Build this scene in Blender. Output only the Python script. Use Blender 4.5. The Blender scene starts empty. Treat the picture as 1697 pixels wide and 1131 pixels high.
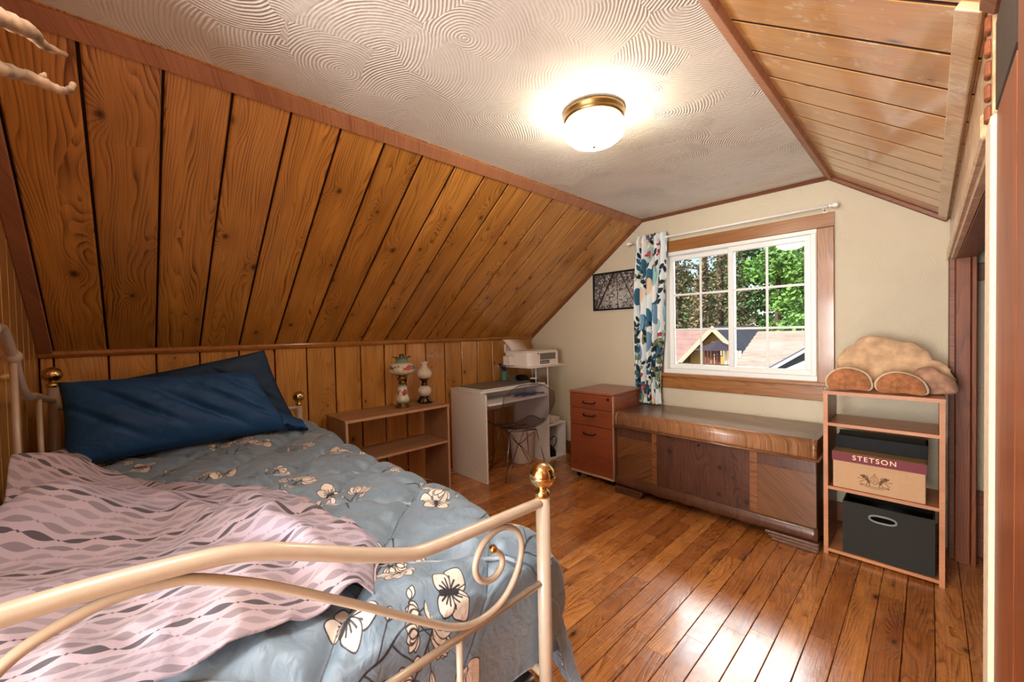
import bpy, bmesh, math, random
import numpy as np
from mathutils import Vector, Matrix, noise as mnoise
random.seed(7)
SC = bpy.context.scene
COL = SC.collection
H = 1.22                     # eye height above the floor
XK, YW, YB, ZC, ZK = -2.989, 3.17, -0.305, 2.144, 1.16
XS1, XS2, XR, ZR = -1.68, -0.43, 0.075, 1.773

# ------------------------------------------------------------------ camera
cam_d = bpy.data.cameras.new('camera'); cam = bpy.data.objects.new('camera', cam_d); COL.objects.link(cam)
cam_d.sensor_width = 36.0; cam_d.lens = 36.0 * 666.006 / 1697.0; cam_d.clip_start = 0.02; cam_d.clip_end = 300
_r = Vector((0.6935846351847991, 0.720049247460027, -0.021666450281896194))
_d = Vector((0.0012132783772312965, -0.0312442067894525, -0.9995110442099562))
_f = Vector((-0.7203741262643659, 0.6932192155259017, -0.022544121950185753))
mw = Matrix(((_r.x, -_d.x, -_f.x, 0), (_r.y, -_d.y, -_f.y, 0), (_r.z, -_d.z, -_f.z, H), (0, 0, 0, 1)))
cam.matrix_world = mw
SC.camera = cam
vs = SC.view_settings
vs.view_transform = 'Standard'; vs.look = 'None'; vs.gamma = 1.0; vs.use_curve_mapping = False
vs.exposure = 0.72

# ------------------------------------------------------------------ sky, sun and lamps
world = bpy.data.worlds.new('world'); SC.world = world; world.use_nodes = True
wn = world.node_tree.nodes; wl = world.node_tree.links
sky = wn.new('ShaderNodeTexSky'); sky.sky_type = 'NISHITA'; sky.sun_disc = False
sky.sun_elevation = math.radians(42); sky.sun_rotation = math.radians(215); sky.air_density = 1.0; sky.dust_density = 0.6
wl.new(sky.outputs[0], wn['Background'].inputs[0]); wn['Background'].inputs[1].default_value = 0.17

def light(name, kind, loc, rot, energy, color=(1, 1, 1), size=1.0, size_y=None):
    l = bpy.data.lights.new(name, kind); l.energy = energy; l.color = color
    if kind == 'AREA':
        l.shape = 'RECTANGLE'; l.size = size; l.size_y = size_y or size
    elif kind == 'SUN':
        l.angle = math.radians(1.0)
    else:
        l.shadow_soft_size = size
    o = bpy.data.objects.new(name, l); COL.objects.link(o)
    o.location = loc; o.rotation_euler = [math.radians(a) for a in rot]
    return o
light('sun', 'SUN', (0, 0, 20), (48, 0, -35), 5.0, (1.0, 0.95, 0.88))
# added soft fill lamp behind the camera, shining in through the opening
light('rear_fill', 'AREA', (-0.35, -2.7, 1.0), (96, 0, 6), 150, (1.0, 0.98, 0.97), 1.8, 1.4)
# added fill lamp under the ceiling, just above and behind the camera
light('overhead_fill', 'AREA', (-0.42, 0.05, 2.12), (14, -34, 0), 27, (1.0, 0.97, 0.93), 0.8, 0.45)
# added area lamp outside above the window, standing in for open sky
light('sky_fill', 'AREA', (-1.0, 4.9, 3.3), (-52, 0, 0), 330, (0.93, 0.97, 1.0), 3.0, 1.8)

# ------------------------------------------------------------------ helpers
def setp(o, label=None, cat=None, group=None, kind=None):
    if label: o['label'] = label
    if cat: o['category'] = cat
    if group: o['group'] = group
    if kind: o['kind'] = kind
    return o

def empty(name, loc, label=None, cat=None, group=None, kind=None, rz=0.0):
    o = bpy.data.objects.new(name, None); COL.objects.link(o)
    o.empty_display_size = 0.1
    o.location = loc; o.rotation_euler = (0, 0, rz)
    return setp(o, label, cat, group, kind)

def new_obj(name, mesh, mats, parent=None, mw=None):
    o = bpy.data.objects.new(name, mesh); COL.objects.link(o)
    if mats is not None and len(mesh.materials) == 0:
        for m in (mats if isinstance(mats, (list, tuple)) else [mats]): mesh.materials.append(m)
    if parent is not None: o.parent = parent
    if mw is not None: o.matrix_local = mw
    return o

class MB:
    """collects shapes in world space; build() links them as ONE mesh object"""
    def __init__(s): s.v = []; s.f = []; s.mi = []; s.uv = []; s.sm = []
    def add(s, vs, fs, mi=0, smooth=False, uvs=None):
        n = len(s.v); s.v += [tuple(v) for v in vs]
        for k, f in enumerate(fs):
            s.f.append(tuple(i + n for i in f)); s.mi.append(mi); s.sm.append(smooth)
            s.uv.append([uvs[i] for i in f] if uvs is not None else None)
        return s
    def box(s, a, b, bev=0.0, mi=0, M=None):
        bm = bmesh.new(); bmesh.ops.create_cube(bm, size=1.0)
        c = [(a[i] + b[i]) / 2 for i in range(3)]; d = [abs(b[i] - a[i]) for i in range(3)]
        for v in bm.verts: v.co = Vector((v.co.x * d[0], v.co.y * d[1], v.co.z * d[2]))
        if bev > 0:
            bmesh.ops.bevel(bm, geom=bm.edges[:], offset=min(bev, min(d) * 0.45), segments=1, affect='EDGES', profile=0.5)
        for v in bm.verts: v.co += Vector(c)
        if M is not None: bmesh.ops.transform(bm, matrix=M, verts=bm.verts)
        bm.verts.index_update()
        s.add([v.co for v in bm.verts], [[v.index for v in f.verts] for f in bm.faces], mi)
        bm.free(); return s
    def tube(s, pts, r, n=10, mi=0, caps=True, closed=False):
        pts = [Vector(p) for p in pts]; N = len(pts)
        rr = r if isinstance(r, (list, tuple)) else [r] * N
        vs = []; prev = None
        for i, p in enumerate(pts):
            if closed: t = pts[(i + 1) % N] - pts[i - 1]
            else: t = pts[min(i + 1, N - 1)] - pts[max(i - 1, 0)]
            t.normalize()
            if prev is None:
                up = Vector((0, 0, 1)) if abs(t.z) < 0.9 else Vector((1, 0, 0))
                a = t.cross(up).normalized()
            else:
                a = (prev - t * prev.dot(t)).normalized()
            prev = a; b = t.cross(a)
            for k in range(n):
                w = 2 * math.pi * k / n
                vs.append(p + (a * math.cos(w) + b * math.sin(w)) * rr[i])
        fs = []
        for i in range(N if closed else N - 1):
            j = (i + 1) % N
            for k in range(n):
                k2 = (k + 1) % n
                fs.append((i * n + k, i * n + k2, j * n + k2, j * n + k))
        if caps and not closed:
            fs.append(tuple(range(n))[::-1]); fs.append(tuple((N - 1) * n + k for k in range(n)))
        return s.add(vs, fs, mi, True)
    def lathe(s, prof, c=(0, 0, 0), n=24, mi=0, smooth=True, M=None, wob=None):
        vs = []; fs = []
        for i, (r, z) in enumerate(prof):
            for k in range(n):
                w = 2 * math.pi * k / n
                dr, dz = wob(i, w) if wob else (0, 0)
                p = Vector(((r + dr) * math.cos(w), (r + dr) * math.sin(w), z + dz))
                if M is not None: p = M @ p
                vs.append(p + Vector(c))
        for i in range(len(prof) - 1):
            for k in range(n):
                k2 = (k + 1) % n
                fs.append((i * n + k, i * n + k2, (i + 1) * n + k2, (i + 1) * n + k))
        if prof[0][0] > 1e-4: fs.append(tuple(range(n))[::-1])
        if prof[-1][0] > 1e-4: fs.append(tuple((len(prof) - 1) * n + k for k in range(n)))
        return s.add(vs, fs, mi, smooth)
    def sphere(s, c, r, n=20, m=12, mi=0, sc=(1, 1, 1)):
        prof = [(max(1e-5, r * math.sin(math.pi * i / m)), -r * math.cos(math.pi * i / m)) for i in range(m + 1)]
        M = Matrix.Diagonal((sc[0], sc[1], sc[2], 1)).to_3x3()
        return s.lathe(prof, c, n, mi, True, M)
    def prism(s, poly, axis, a, b, mi=0, smooth=False):
        """poly: 2-D outline in the two other axes, extruded from a to b along axis"""
        def P(q, w):
            return (w, q[0], q[1]) if axis == 0 else (q[0], w, q[1]) if axis == 1 else (q[0], q[1], w)
        n = len(poly)
        vs = [P(q, a) for q in poly] + [P(q, b) for q in poly]
        fs = [tuple(range(n))[::-1], tuple(range(n, 2 * n))] + [(i, (i + 1) % n, n + (i + 1) % n, n + i) for i in range(n)]
        return s.add(vs, fs, mi, smooth)
    def build(s, name, mats, parent=None, origin=None, sub=0, bevel=0.0, auto=None, solid=0.0, fixn=True):
        """origin: world point that becomes the object's own origin (default: parent's world location)"""
        me = bpy.data.meshes.new(name)
        po = Vector((0, 0, 0))
        q = parent
        while q is not None: po += Vector(q.location); q = q.parent
        org = Vector(origin) if origin is not None else (po if parent is not None else Vector(s.v[0]) * 0 + Vector([sum(c[i] for c in s.v) / len(s.v) if i < 2 else min(c[2] for c in s.v) for i in range(3)]))
        me.from_pydata([tuple(Vector(v) - org) for v in s.v], [], s.f)
        for p_, mi, sm in zip(me.polygons, s.mi, s.sm): p_.material_index = mi; p_.use_smooth = sm
        if any(u is not None for u in s.uv):
            ul = me.uv_layers.new(name='UVMap'); k = 0
            for u in s.uv:
                for q2 in (u or []): ul.data[k].uv = q2; k += 1
        if fixn:
            bm = bmesh.new(); bm.from_mesh(me); bmesh.ops.recalc_face_normals(bm, faces=bm.faces); bm.to_mesh(me); bm.free()
        for m in (mats if isinstance(mats, (list, tuple)) else [mats]): me.materials.append(m)
        o = bpy.data.objects.new(name, me); COL.objects.link(o)
        if parent is not None: o.parent = parent
        o.location = org - po
        if bevel:
            b = o.modifiers.new('bevel', 'BEVEL'); b.width = bevel; b.segments = 2; b.limit_method = 'ANGLE'
        if solid:
            m = o.modifiers.new('solid', 'SOLIDIFY'); m.thickness = solid; m.offset = 0
        if sub:
            m = o.modifiers.new('sub', 'SUBSURF'); m.levels = sub; m.render_levels = sub
        return o

def cr(pts, k=6, closed=False):
    """Catmull-Rom through pts"""
    P = [Vector(p) for p in pts]; out = []; n = len(P)
    for i in range(n if closed else n - 1):
        if closed: a, b, c, d = P[i - 1], P[i], P[(i + 1) % n], P[(i + 2) % n]
        else: a, b, c, d = P[max(i - 1, 0)], P[i], P[i + 1], P[min(i + 2, n - 1)]
        for j in range(k):
            t = j / k
            out.append(0.5 * ((2 * b) + (c - a) * t + (2 * a - 5 * b + 4 * c - d) * t * t + (3 * b - a - 3 * c + d) * t ** 3))
    if not closed: out.append(P[-1])
    return out

def plank(name, p0, du, dv, L, W, T, mat, parent, bev=0.003, skew=None, side=None):
    """board starting at world point p0, length L along du, width W along dv, thickness T towards du x dv.
    Its own X axis is the grain direction."""
    du = Vector(du).normalized(); dv = Vector(dv).normalized(); dn = du.cross(dv)
    b = min(bev, T * 0.45, W * 0.3)
    e = b
    vs = [(0, 0, 0), (L, 0, 0), (L, W, 0), (0, W, 0), (0, 0, T - b), (L, 0, T - b), (L, W, T - b), (0, W, T - b),
          (0, e, T), (L, e, T), (L, W - e, T), (0, W - e, T)]
    if skew:
        vs = [(x + (skew[0] if x > 0 else skew[1]) * (y / W), y, z) for x, y, z in vs]
    fs = [(3, 2, 1, 0), (0, 1, 5, 4), (2, 3, 7, 6), (4, 5, 9, 8), (6, 7, 11, 10), (8, 9, 10, 11), (1, 2, 6, 10, 9, 5), (3, 0, 4, 8, 11, 7)]
    me = bpy.data.meshes.new(name); me.from_pydata(vs, [], fs); me.materials.append(mat)
    if side is not None:
        me.materials.append(side)
        for k in (1, 2): me.polygons[k].material_index = 1
    o = bpy.data.objects.new(name, me); COL.objects.link(o); o.parent = parent
    pl = Vector((0, 0, 0)); q = parent
    while q is not None: pl += Vector(q.location); q = q.parent
    R = Matrix((du, dv, dn)).transposed().to_4x4()
    o.matrix_local = Matrix.Translation(Vector(p0) - pl) @ R
    return o

# ------------------------------------------------------------------ materials
def mat_new(name):
    m = bpy.data.materials.new(name); m.use_nodes = True
    return m, m.node_tree.nodes, m.node_tree.links, m.node_tree.nodes['Principled BSDF']
def sRGB(r, g, b):
    f = lambda c: (c / 255 / 12.92) if c / 255 <= 0.04045 else ((c / 255 + 0.055) / 1.055) ** 2.4
    return (f(r), f(g), f(b), 1.0)
def simple(name, col, rough=0.5, metal=0.0, coat=0.0, noise=0.0, nscale=30.0, bump=0.0, emis=None, es=0.0):
    m, n, l, b = mat_new(name)
    b.inputs['Base Color'].default_value = col; b.inputs['Roughness'].default_value = rough; b.inputs['Metallic'].default_value = metal
    b.inputs['Coat Weight'].default_value = coat; b.inputs['Coat Roughness'].default_value = 0.1
    if emis: b.inputs['Emission Color'].default_value = emis; b.inputs['Emission Strength'].default_value = es
    if noise > 0 or bump > 0:
        tc = n.new('ShaderNodeTexCoord'); nz = n.new('ShaderNodeTexNoise'); nz.inputs['Scale'].default_value = nscale; nz.inputs['Detail'].default_value = 4
        l.new(tc.outputs['Object'], nz.inputs['Vector'])
        if noise > 0:
            mx = n.new('ShaderNodeMix'); mx.data_type = 'RGBA'; mx.blend_type = 'MULTIPLY'; mx.inputs['Factor'].default_value = 1
            mr = n.new('ShaderNodeMapRange'); mr.inputs[1].default_value = 0.3; mr.inputs[2].default_value = 0.7; mr.inputs[3].default_value = 1 - noise; mr.inputs[4].default_value = 1 + noise * 0.3
            l.new(nz.outputs['Fac'], mr.inputs[0]); mx.inputs['A'].default_value = col; l.new(mr.outputs[0], mx.inputs['B']); l.new(mx.outputs['Result'], b.inputs['Base Color'])
        if bump > 0:
            bp = n.new('ShaderNodeBump'); bp.inputs['Strength'].default_value = bump; bp.inputs['Distance'].default_value = 0.002
            l.new(nz.outputs['Fac'], bp.inputs['Height']); l.new(bp.outputs['Normal'], b.inputs['Normal'])
    return m
def mnode(n, l, op, a, b=None, c=None, clamp=False):
    m = n.new('ShaderNodeMath'); m.operation = op; m.use_clamp = clamp
    for i, x in enumerate((a, b, c)):
        if x is None: continue
        if hasattr(x, 'is_linked') or hasattr(x, 'links'): l.new(x, m.inputs[i])
        else: m.inputs[i].default_value = x
    return m.outputs[0]
def mixc(n, l, fac, a, b, blend='MIX'):
    m = n.new('ShaderNodeMix'); m.data_type = 'RGBA'; m.blend_type = blend
    for k, x in (('Factor', fac), ('A', a), ('B', b)):
        if hasattr(x, 'links'): l.new(x, m.inputs[k])
        else: m.inputs[k].default_value = x
    return m.outputs['Result']

def wood(name, light_, dark, knot=None, axis='X', ring=26.0, streak=0.5, rough=0.3, coat=0.3, coat_rough=0.12, var=0.18, knots=0.0, kx=3.2, ky=7.0, bump=0.25, warp=1.0, wear=None, huev=0.0, gw=0.6):
    m, n, l, b = mat_new(name)
    tc = n.new('ShaderNodeTexCoord'); oi = n.new('ShaderNodeObjectInfo')
    sep = n.new('ShaderNodeSeparateXYZ'); l.new(tc.outputs['Object'], sep.inputs[0])
    X, Y, Z = sep.outputs
    if axis == 'Y': X, Y = Y, X
    elif axis == 'Z': X, Z = Z, X
    r = oi.outputs['Random']
    x = mnode(n, l, 'MULTIPLY_ADD', r, 37.0, X); y = mnode(n, l, 'MULTIPLY_ADD', r, 13.7, Y)
    yz = mnode(n, l, 'ADD', y, mnode(n, l, 'MULTIPLY', Z, 0.7))
    def vec(a, bb, c=0.0):
        cmb = n.new('ShaderNodeCombineXYZ')
        for i, q in enumerate((a, bb, c)):
            if hasattr(q, 'links'): l.new(q, cmb.inputs[i])
            else: cmb.inputs[i].default_value = q
        return cmb.outputs[0]
    n1 = n.new('ShaderNodeTexNoise'); n1.inputs['Scale'].default_value = 1.0; n1.inputs['Detail'].default_value = 2.0
    l.new(vec(mnode(n, l, 'MULTIPLY', x, 0.9), mnode(n, l, 'MULTIPLY', yz, 6.0)), n1.inputs['Vector'])
    rc = mnode(n, l, 'MULTIPLY_ADD', n1.outputs['Fac'], 15.0 * warp, mnode(n, l, 'MULTIPLY', yz, ring))
    if knots > 0:
        v = n.new('ShaderNodeTexVoronoi'); v.voronoi_dimensions = '2D'; v.inputs['Scale'].default_value = 1.0; v.inputs['Randomness'].default_value = 0.9
        l.new(vec(mnode(n, l, 'MULTIPLY', x, kx), mnode(n, l, 'MULTIPLY', yz, ky)), v.inputs['Vector'])
        kd = v.outputs['Distance']
        e = mnode(n, l, 'EXPONENT', mnode(n, l, 'MULTIPLY', kd, -5.0))
        kon = mnode(n, l, 'GREATER_THAN', v.outputs['Color'], 1.0 - knots)
        sepc = n.new('ShaderNodeSeparateColor'); l.new(v.outputs['Color'], sepc.inputs[0])
        kon = mnode(n, l, 'LESS_THAN', sepc.outputs[0], knots)
        size = mnode(n, l, 'MULTIPLY_ADD', sepc.outputs[1], 0.09, 0.045)
        rc = mnode(n, l, 'MULTIPLY_ADD', mnode(n, l, 'MULTIPLY', e, kon), 7.0, rc)
    fr = mnode(n, l, 'FRACT', rc)
    # sharp late-wood line then fade
    g = mnode(n, l, 'POWER', fr, 2.2)
    g2 = mnode(n, l, 'SUBTRACT', 1.0, mnode(n, l, 'MULTIPLY', mnode(n, l, 'SUBTRACT', fr, 0.9, None, True), 10.0))
    grain = mnode(n, l, 'MULTIPLY', g, g2, None, True)
    n4 = n.new('ShaderNodeTexNoise'); n4.inputs['Scale'].default_value = 1.0; n4.inputs['Detail'].default_value = 2.0
    l.new(vec(mnode(n, l, 'MULTIPLY', x, 2.0), mnode(n, l, 'MULTIPLY', yz, 26.0), 7.0), n4.inputs['Vector'])
    grain = mnode(n, l, 'MULTIPLY', grain, mnode(n, l, 'MULTIPLY_ADD', mnode(n, l, 'SUBTRACT', n4.outputs['Fac'], 0.32, None, True), 3.4, 0.15), None, True)
    n2 = n.new('ShaderNodeTexNoise'); n2.inputs['Scale'].default_value = 1.0; n2.inputs['Detail'].default_value = 3.0
    l.new(vec(mnode(n, l, 'MULTIPLY', x, 5.0), mnode(n, l, 'MULTIPLY', yz, 220.0)), n2.inputs['Vector'])
    st = n.new('ShaderNodeMapRange'); st.inputs[1].default_value = 0.35; st.inputs[2].default_value = 0.7
    l.new(n2.outputs['Fac'], st.inputs[0])
    fac = mnode(n, l, 'ADD', mnode(n, l, 'MULTIPLY', grain, gw), mnode(n, l, 'MULTIPLY', st.outputs[0], streak), None, True)
    col = mixc(n, l, fac, light_, dark)
    n3 = n.new('ShaderNodeTexNoise'); n3.inputs['Scale'].default_value = 1.0; n3.inputs['Detail'].default_value = 2.0
    l.new(vec(mnode(n, l, 'MULTIPLY', x, 2.2), mnode(n, l, 'MULTIPLY', yz, 9.0), 3.0), n3.inputs['Vector'])
    vv = mnode(n, l, 'ADD', mnode(n, l, 'MULTIPLY_ADD', r, 2 * var, 1 - var), mnode(n, l, 'MULTIPLY', mnode(n, l, 'SUBTRACT', n3.outputs['Fac'], 0.5), 0.7))
    cv = n.new('ShaderNodeCombineColor')
    l.new(vv, cv.inputs[0]); l.new(mnode(n, l, 'POWER', vv, 1.0 + huev + 0.15), cv.inputs[1]); l.new(mnode(n, l, 'POWER', vv, 1.4 + huev), cv.inputs[2])
    col = mixc(n, l, 1.0, col, cv.outputs[0], 'MULTIPLY')
    if knots > 0:
        km = n.new('ShaderNodeMapRange'); km.interpolation_type = 'SMOOTHSTEP'
        l.new(kd, km.inputs[0]); l.new(size, km.inputs[2]); km.inputs[1].default_value = 0.0; km.inputs[3].default_value = 1.0; km.inputs[4].default_value = 0.0
        kf = mnode(n, l, 'MULTIPLY', km.outputs[0], kon)
        halo = mnode(n, l, 'MULTIPLY', mnode(n, l, 'MULTIPLY', e, kon), 0.35)
        col = mixc(n, l, halo, col, dark)
        col = mixc(n, l, kf, col, knot)
    rg = rough
    if wear:
        # wear: scuffed, paler and duller patches of the varnish (world position)
        geo = n.new('ShaderNodeNewGeometry'); nw = n.new('ShaderNodeTexNoise'); nw.inputs['Scale'].default_value = wear[0]; nw.inputs['Detail'].default_value = 6; nw.inputs['Roughness'].default_value = 0.7
        l.new(geo.outputs['Position'], nw.inputs['Vector'])
        wm = n.new('ShaderNodeMapRange'); wm.inputs[1].default_value = wear[1]; wm.inputs[2].default_value = wear[2]; l.new(nw.outputs['Fac'], wm.inputs[0])
        col = mixc(n, l, mnode(n, l, 'MULTIPLY', wm.outputs[0], wear[3]), col, wear[4])
        rg = mnode(n, l, 'MULTIPLY_ADD', wm.outputs[0], wear[5], rough)
    l.new(col, b.inputs['Base Color'])
    if hasattr(rg, 'links'): l.new(rg, b.inputs['Roughness'])
    else: b.inputs['Roughness'].default_value = rg
    b.inputs['Coat Weight'].default_value = coat; b.inputs['Coat Roughness'].default_value = coat_rough
    if bump > 0:
        bp = n.new('ShaderNodeBump'); bp.inputs['Strength'].default_value = bump; bp.inputs['Distance'].default_value = 0.0012; bp.invert = True
        l.new(fac, bp.inputs['Height']); l.new(bp.outputs['Normal'], b.inputs['Normal'])
    return m

def plaster(name, col, trough_col, scale, freq, strength, rough=0.85, plane='XY', trough_amt=0.5):
    """trowelled plaster: fans of concentric comb lines"""
    m, n, l, b = mat_new(name)
    geo = n.new('ShaderNodeNewGeometry'); sep = n.new('ShaderNodeSeparateXYZ'); l.new(geo.outputs['Position'], sep.inputs[0])
    cmb = n.new('ShaderNodeCombineXYZ')
    idx = {'XY': (0, 1), 'XZ': (0, 2), 'YZ': (1, 2)}[plane]
    l.new(sep.outputs[idx[0]], cmb.inputs[0]); l.new(sep.outputs[idx[1]], cmb.inputs[1])
    nd = n.new('ShaderNodeTexNoise'); nd.inputs['Scale'].default_value = 5.0; nd.inputs['Detail'].default_value = 2; l.new(cmb.outputs[0], nd.inputs['Vector'])
    def vm(op, a, b_=None, s=None):
        v = n.new('ShaderNodeVectorMath'); v.operation = op; l.new(a, v.inputs[0])
        if b_ is not None:
            if hasattr(b_, 'links'): l.new(b_, v.inputs[1])
            else: v.inputs[1].default_value = b_
        if s is not None: v.inputs['Scale'].default_value = s
        return v
    warp = vm('SCALE', vm('SUBTRACT', nd.outputs['Color'], (0.5, 0.5, 0.5)).outputs[0], s=0.045).outputs[0]
    P = vm('ADD', cmb.outputs[0], warp).outputs[0]
    hs = []
    for k, (sc, off) in enumerate(((scale, (0.10, 0.06, 0)), (scale * 1.55, (-0.05, 0.07, 0)))):
        v = n.new('ShaderNodeTexVoronoi'); v.voronoi_dimensions = '2D'; v.inputs['Scale'].default_value = sc
        P2 = vm('ADD', P, (7.3 * k, 3.1 * k, 0)).outputs[0]
        l.new(P2, v.inputs['Vector'])
        dlt = vm('SUBTRACT', P2, v.outputs['Position']).outputs[0]
        rnd = vm('SCALE', vm('SUBTRACT', v.outputs['Color'], (0.5, 0.5, 0.5)).outputs[0], s=2.4 / sc).outputs[0]
        d2 = vm('ADD', dlt, rnd).outputs[0]
        mul = vm('MULTIPLY', d2, (1, 1, 0)).outputs[0]
        ln = vm('LENGTH', mul).outputs['Value']
        s_ = mnode(n, l, 'SINE', mnode(n, l, 'MULTIPLY', ln, freq))
        hs.append((s_, v))
    sepc = n.new('ShaderNodeSeparateColor'); l.new(hs[1][1].outputs['Color'], sepc.inputs[0])
    pick = mnode(n, l, 'GREATER_THAN', sepc.outputs[0], 0.55)
    mixv = n.new('ShaderNodeMix'); l.new(pick, mixv.inputs[0]); l.new(hs[0][0], mixv.inputs[2]); l.new(hs[1][0], mixv.inputs[3])
    ht = mixv.outputs[0]
    na = n.new('ShaderNodeTexNoise'); na.inputs['Scale'].default_value = 3.2; na.inputs['Detail'].default_value = 5; l.new(cmb.outputs[0], na.inputs['Vector'])
    am = n.new('ShaderNodeMapRange'); am.inputs[1].default_value = 0.38; am.inputs[2].default_value = 0.62; l.new(na.outputs['Fac'], am.inputs[0])
    nf = n.new('ShaderNodeTexNoise'); nf.inputs['Scale'].default_value = 45; nf.inputs['Detail'].default_value = 5; l.new(cmb.outputs[0], nf.inputs['Vector'])
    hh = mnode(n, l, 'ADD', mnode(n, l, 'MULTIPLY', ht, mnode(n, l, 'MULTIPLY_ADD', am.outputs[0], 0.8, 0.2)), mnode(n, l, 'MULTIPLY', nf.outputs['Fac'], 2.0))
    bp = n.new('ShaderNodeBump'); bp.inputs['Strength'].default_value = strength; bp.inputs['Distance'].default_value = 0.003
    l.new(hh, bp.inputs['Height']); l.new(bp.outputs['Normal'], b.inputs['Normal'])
    gr = mnode(n, l, 'MULTIPLY', mnode(n, l, 'MULTIPLY', mnode(n, l, 'SUBTRACT', -0.35, ht, None, True), am.outputs[0]), trough_amt * 1.6, None, True)  # troughs of the comb lines take a darker colour
    col2 = mixc(n, l, gr, col, trough_col)
    l.new(col2, b.inputs['Base Color']); b.inputs['Roughness'].default_value = rough
    return m
# ------------------------------------------------------------------ printed patterns, drawn here stroke by stroke
class Pic:
    def __init__(s, w, h, bg, ppm=1.0):
        s.w, s.h, s.k = w, h, ppm; s.a = np.empty((h, w, 3), np.float32); s.a[:] = np.array(bg[:3], np.float32)
    def _win(s, pts, pad):
        p = np.asarray(pts, float) * s.k
        x0 = max(0, int(p[:, 0].min() - pad)); x1 = min(s.w, int(p[:, 0].max() + pad) + 2)
        y0 = max(0, int(p[:, 1].min() - pad)); y1 = min(s.h, int(p[:, 1].max() + pad) + 2)
        if x1 <= x0 or y1 <= y0: return None
        yy, xx = np.mgrid[y0:y1, x0:x1]
        return p, x0, x1, y0, y1, xx + 0.5, yy + 0.5
    def fill(s, pts, col, alpha=1.0):
        q = s._win(pts, 1)
        if q is None: return
        p, x0, x1, y0, y1, xx, yy = q
        ins = np.zeros(xx.shape, bool); n = len(p)
        for i in range(n):
            ax, ay = p[i]; bx, by = p[(i + 1) % n]
            if ay == by: continue
            c = ((ay > yy) != (by > yy)) & (xx < (bx - ax) * (yy - ay) / (by - ay) + ax)
            ins ^= c
        reg = s.a[y0:y1, x0:x1]; reg[ins] = reg[ins] * (1 - alpha) + np.array(col[:3], np.float32) * alpha
    def line(s, pts, wd, col, closed=False, alpha=1.0):
        w = wd * s.k / 2
        P = list(pts) + ([pts[0]] if closed else [])
        for i in range(len(P) - 1):
            q = s._win([P[i], P[i + 1]], w + 1)
            if q is None: continue
            p, x0, x1, y0, y1, xx, yy = q
            a, b = p; d = b - a; L = max(1e-6, d @ d)
            t = np.clip(((xx - a[0]) * d[0] + (yy - a[1]) * d[1]) / L, 0, 1)
            ds = np.hypot(xx - a[0] - t * d[0], yy - a[1] - t * d[1])
            m = (np.clip(w + 0.5 - ds, 0, 1) * alpha)[..., None]
            reg = s.a[y0:y1, x0:x1]; reg[:] = reg * (1 - m) + np.array(col[:3], np.float32) * m
    def image(s, name):
        im = bpy.data.images.new(name, s.w, s.h, alpha=False, float_buffer=False)
        im.colorspace_settings.name = 'Non-Color'
        # stored with a simple gamma so dark tones keep their steps; the material undoes it
        buf = np.ones((s.h, s.w, 4), np.float32); buf[..., :3] = np.clip(s.a, 0, 1) ** (1 / 2.2)
        im.pixels.foreach_set(buf.ravel()); im.update(); im.pack()
        return im

def smooth2(pts, k=5, closed=True):
    return [(p.x, p.y) for p in cr([(a, b, 0) for a, b in pts], k, closed)]
def xf(pts, c, ang, s=1.0, sx=1.0):
    ca, sa = math.cos(ang), math.sin(ang)
    return [(c[0] + (x * sx * ca - y * sa) * s, c[1] + (x * sx * sa + y * ca) * s) for x, y in pts]
PETAL = smooth2([(0, 0), (0.28, 0.3), (0.3, 0.65), (0, 1.0), (-0.3, 0.65), (-0.28, 0.3)])
SLIM = smooth2([(0, 0), (0.16, 0.35), (0.12, 0.75), (0, 1.0), (-0.12, 0.75), (-0.16, 0.35)])
def petal(pic, c, ang, s, fill, ink, lw, shape=PETAL, sx=1.0):
    q = xf(shape, c, ang, s, sx); pic.fill(q, fill); pic.line(q, lw, ink, True)
def bloom(pic, c, ang, s, fill, ink, lw):
    for a, k, sx in ((-1.15, 0.85, 1), (1.15, 0.85, 1), (-0.6, 1.0, 1), (0.6, 1.0, 1), (0.0, 0.95, 1.15)):
        petal(pic, c, ang + a, s * k, fill, ink, lw, PETAL, sx)
    petal(pic, c, ang + 0.25, s * 0.7, fill, ink, lw); petal(pic, c, ang - 0.25, s * 0.7, fill, ink, lw)
def butterfly(pic, c, ang, s, fill, ink, lw):
    for a, k, sx in ((0.85, 1.0, 1.35), (-0.85, 1.0, 1.35), (2.2, 0.8, 1.3), (-2.2, 0.8, 1.3)):
        petal(pic, c, ang + a, s * k, fill, ink, lw, PETAL, sx)
        for j in (-0.22, 0, 0.22):
            q = xf([(0, 0), (j, 0.45)], c, ang + a, s * k); pic.line(q, lw * 1.4, ink)
    pic.line(xf([(0, 0.3), (0, -0.35)], c, ang, s), lw * 4, ink)
    for j in (-0.25, 0.25): pic.line(xf([(0, 0.25), (j, 0.75)], c, ang, s), lw * 0.8, ink)
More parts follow.
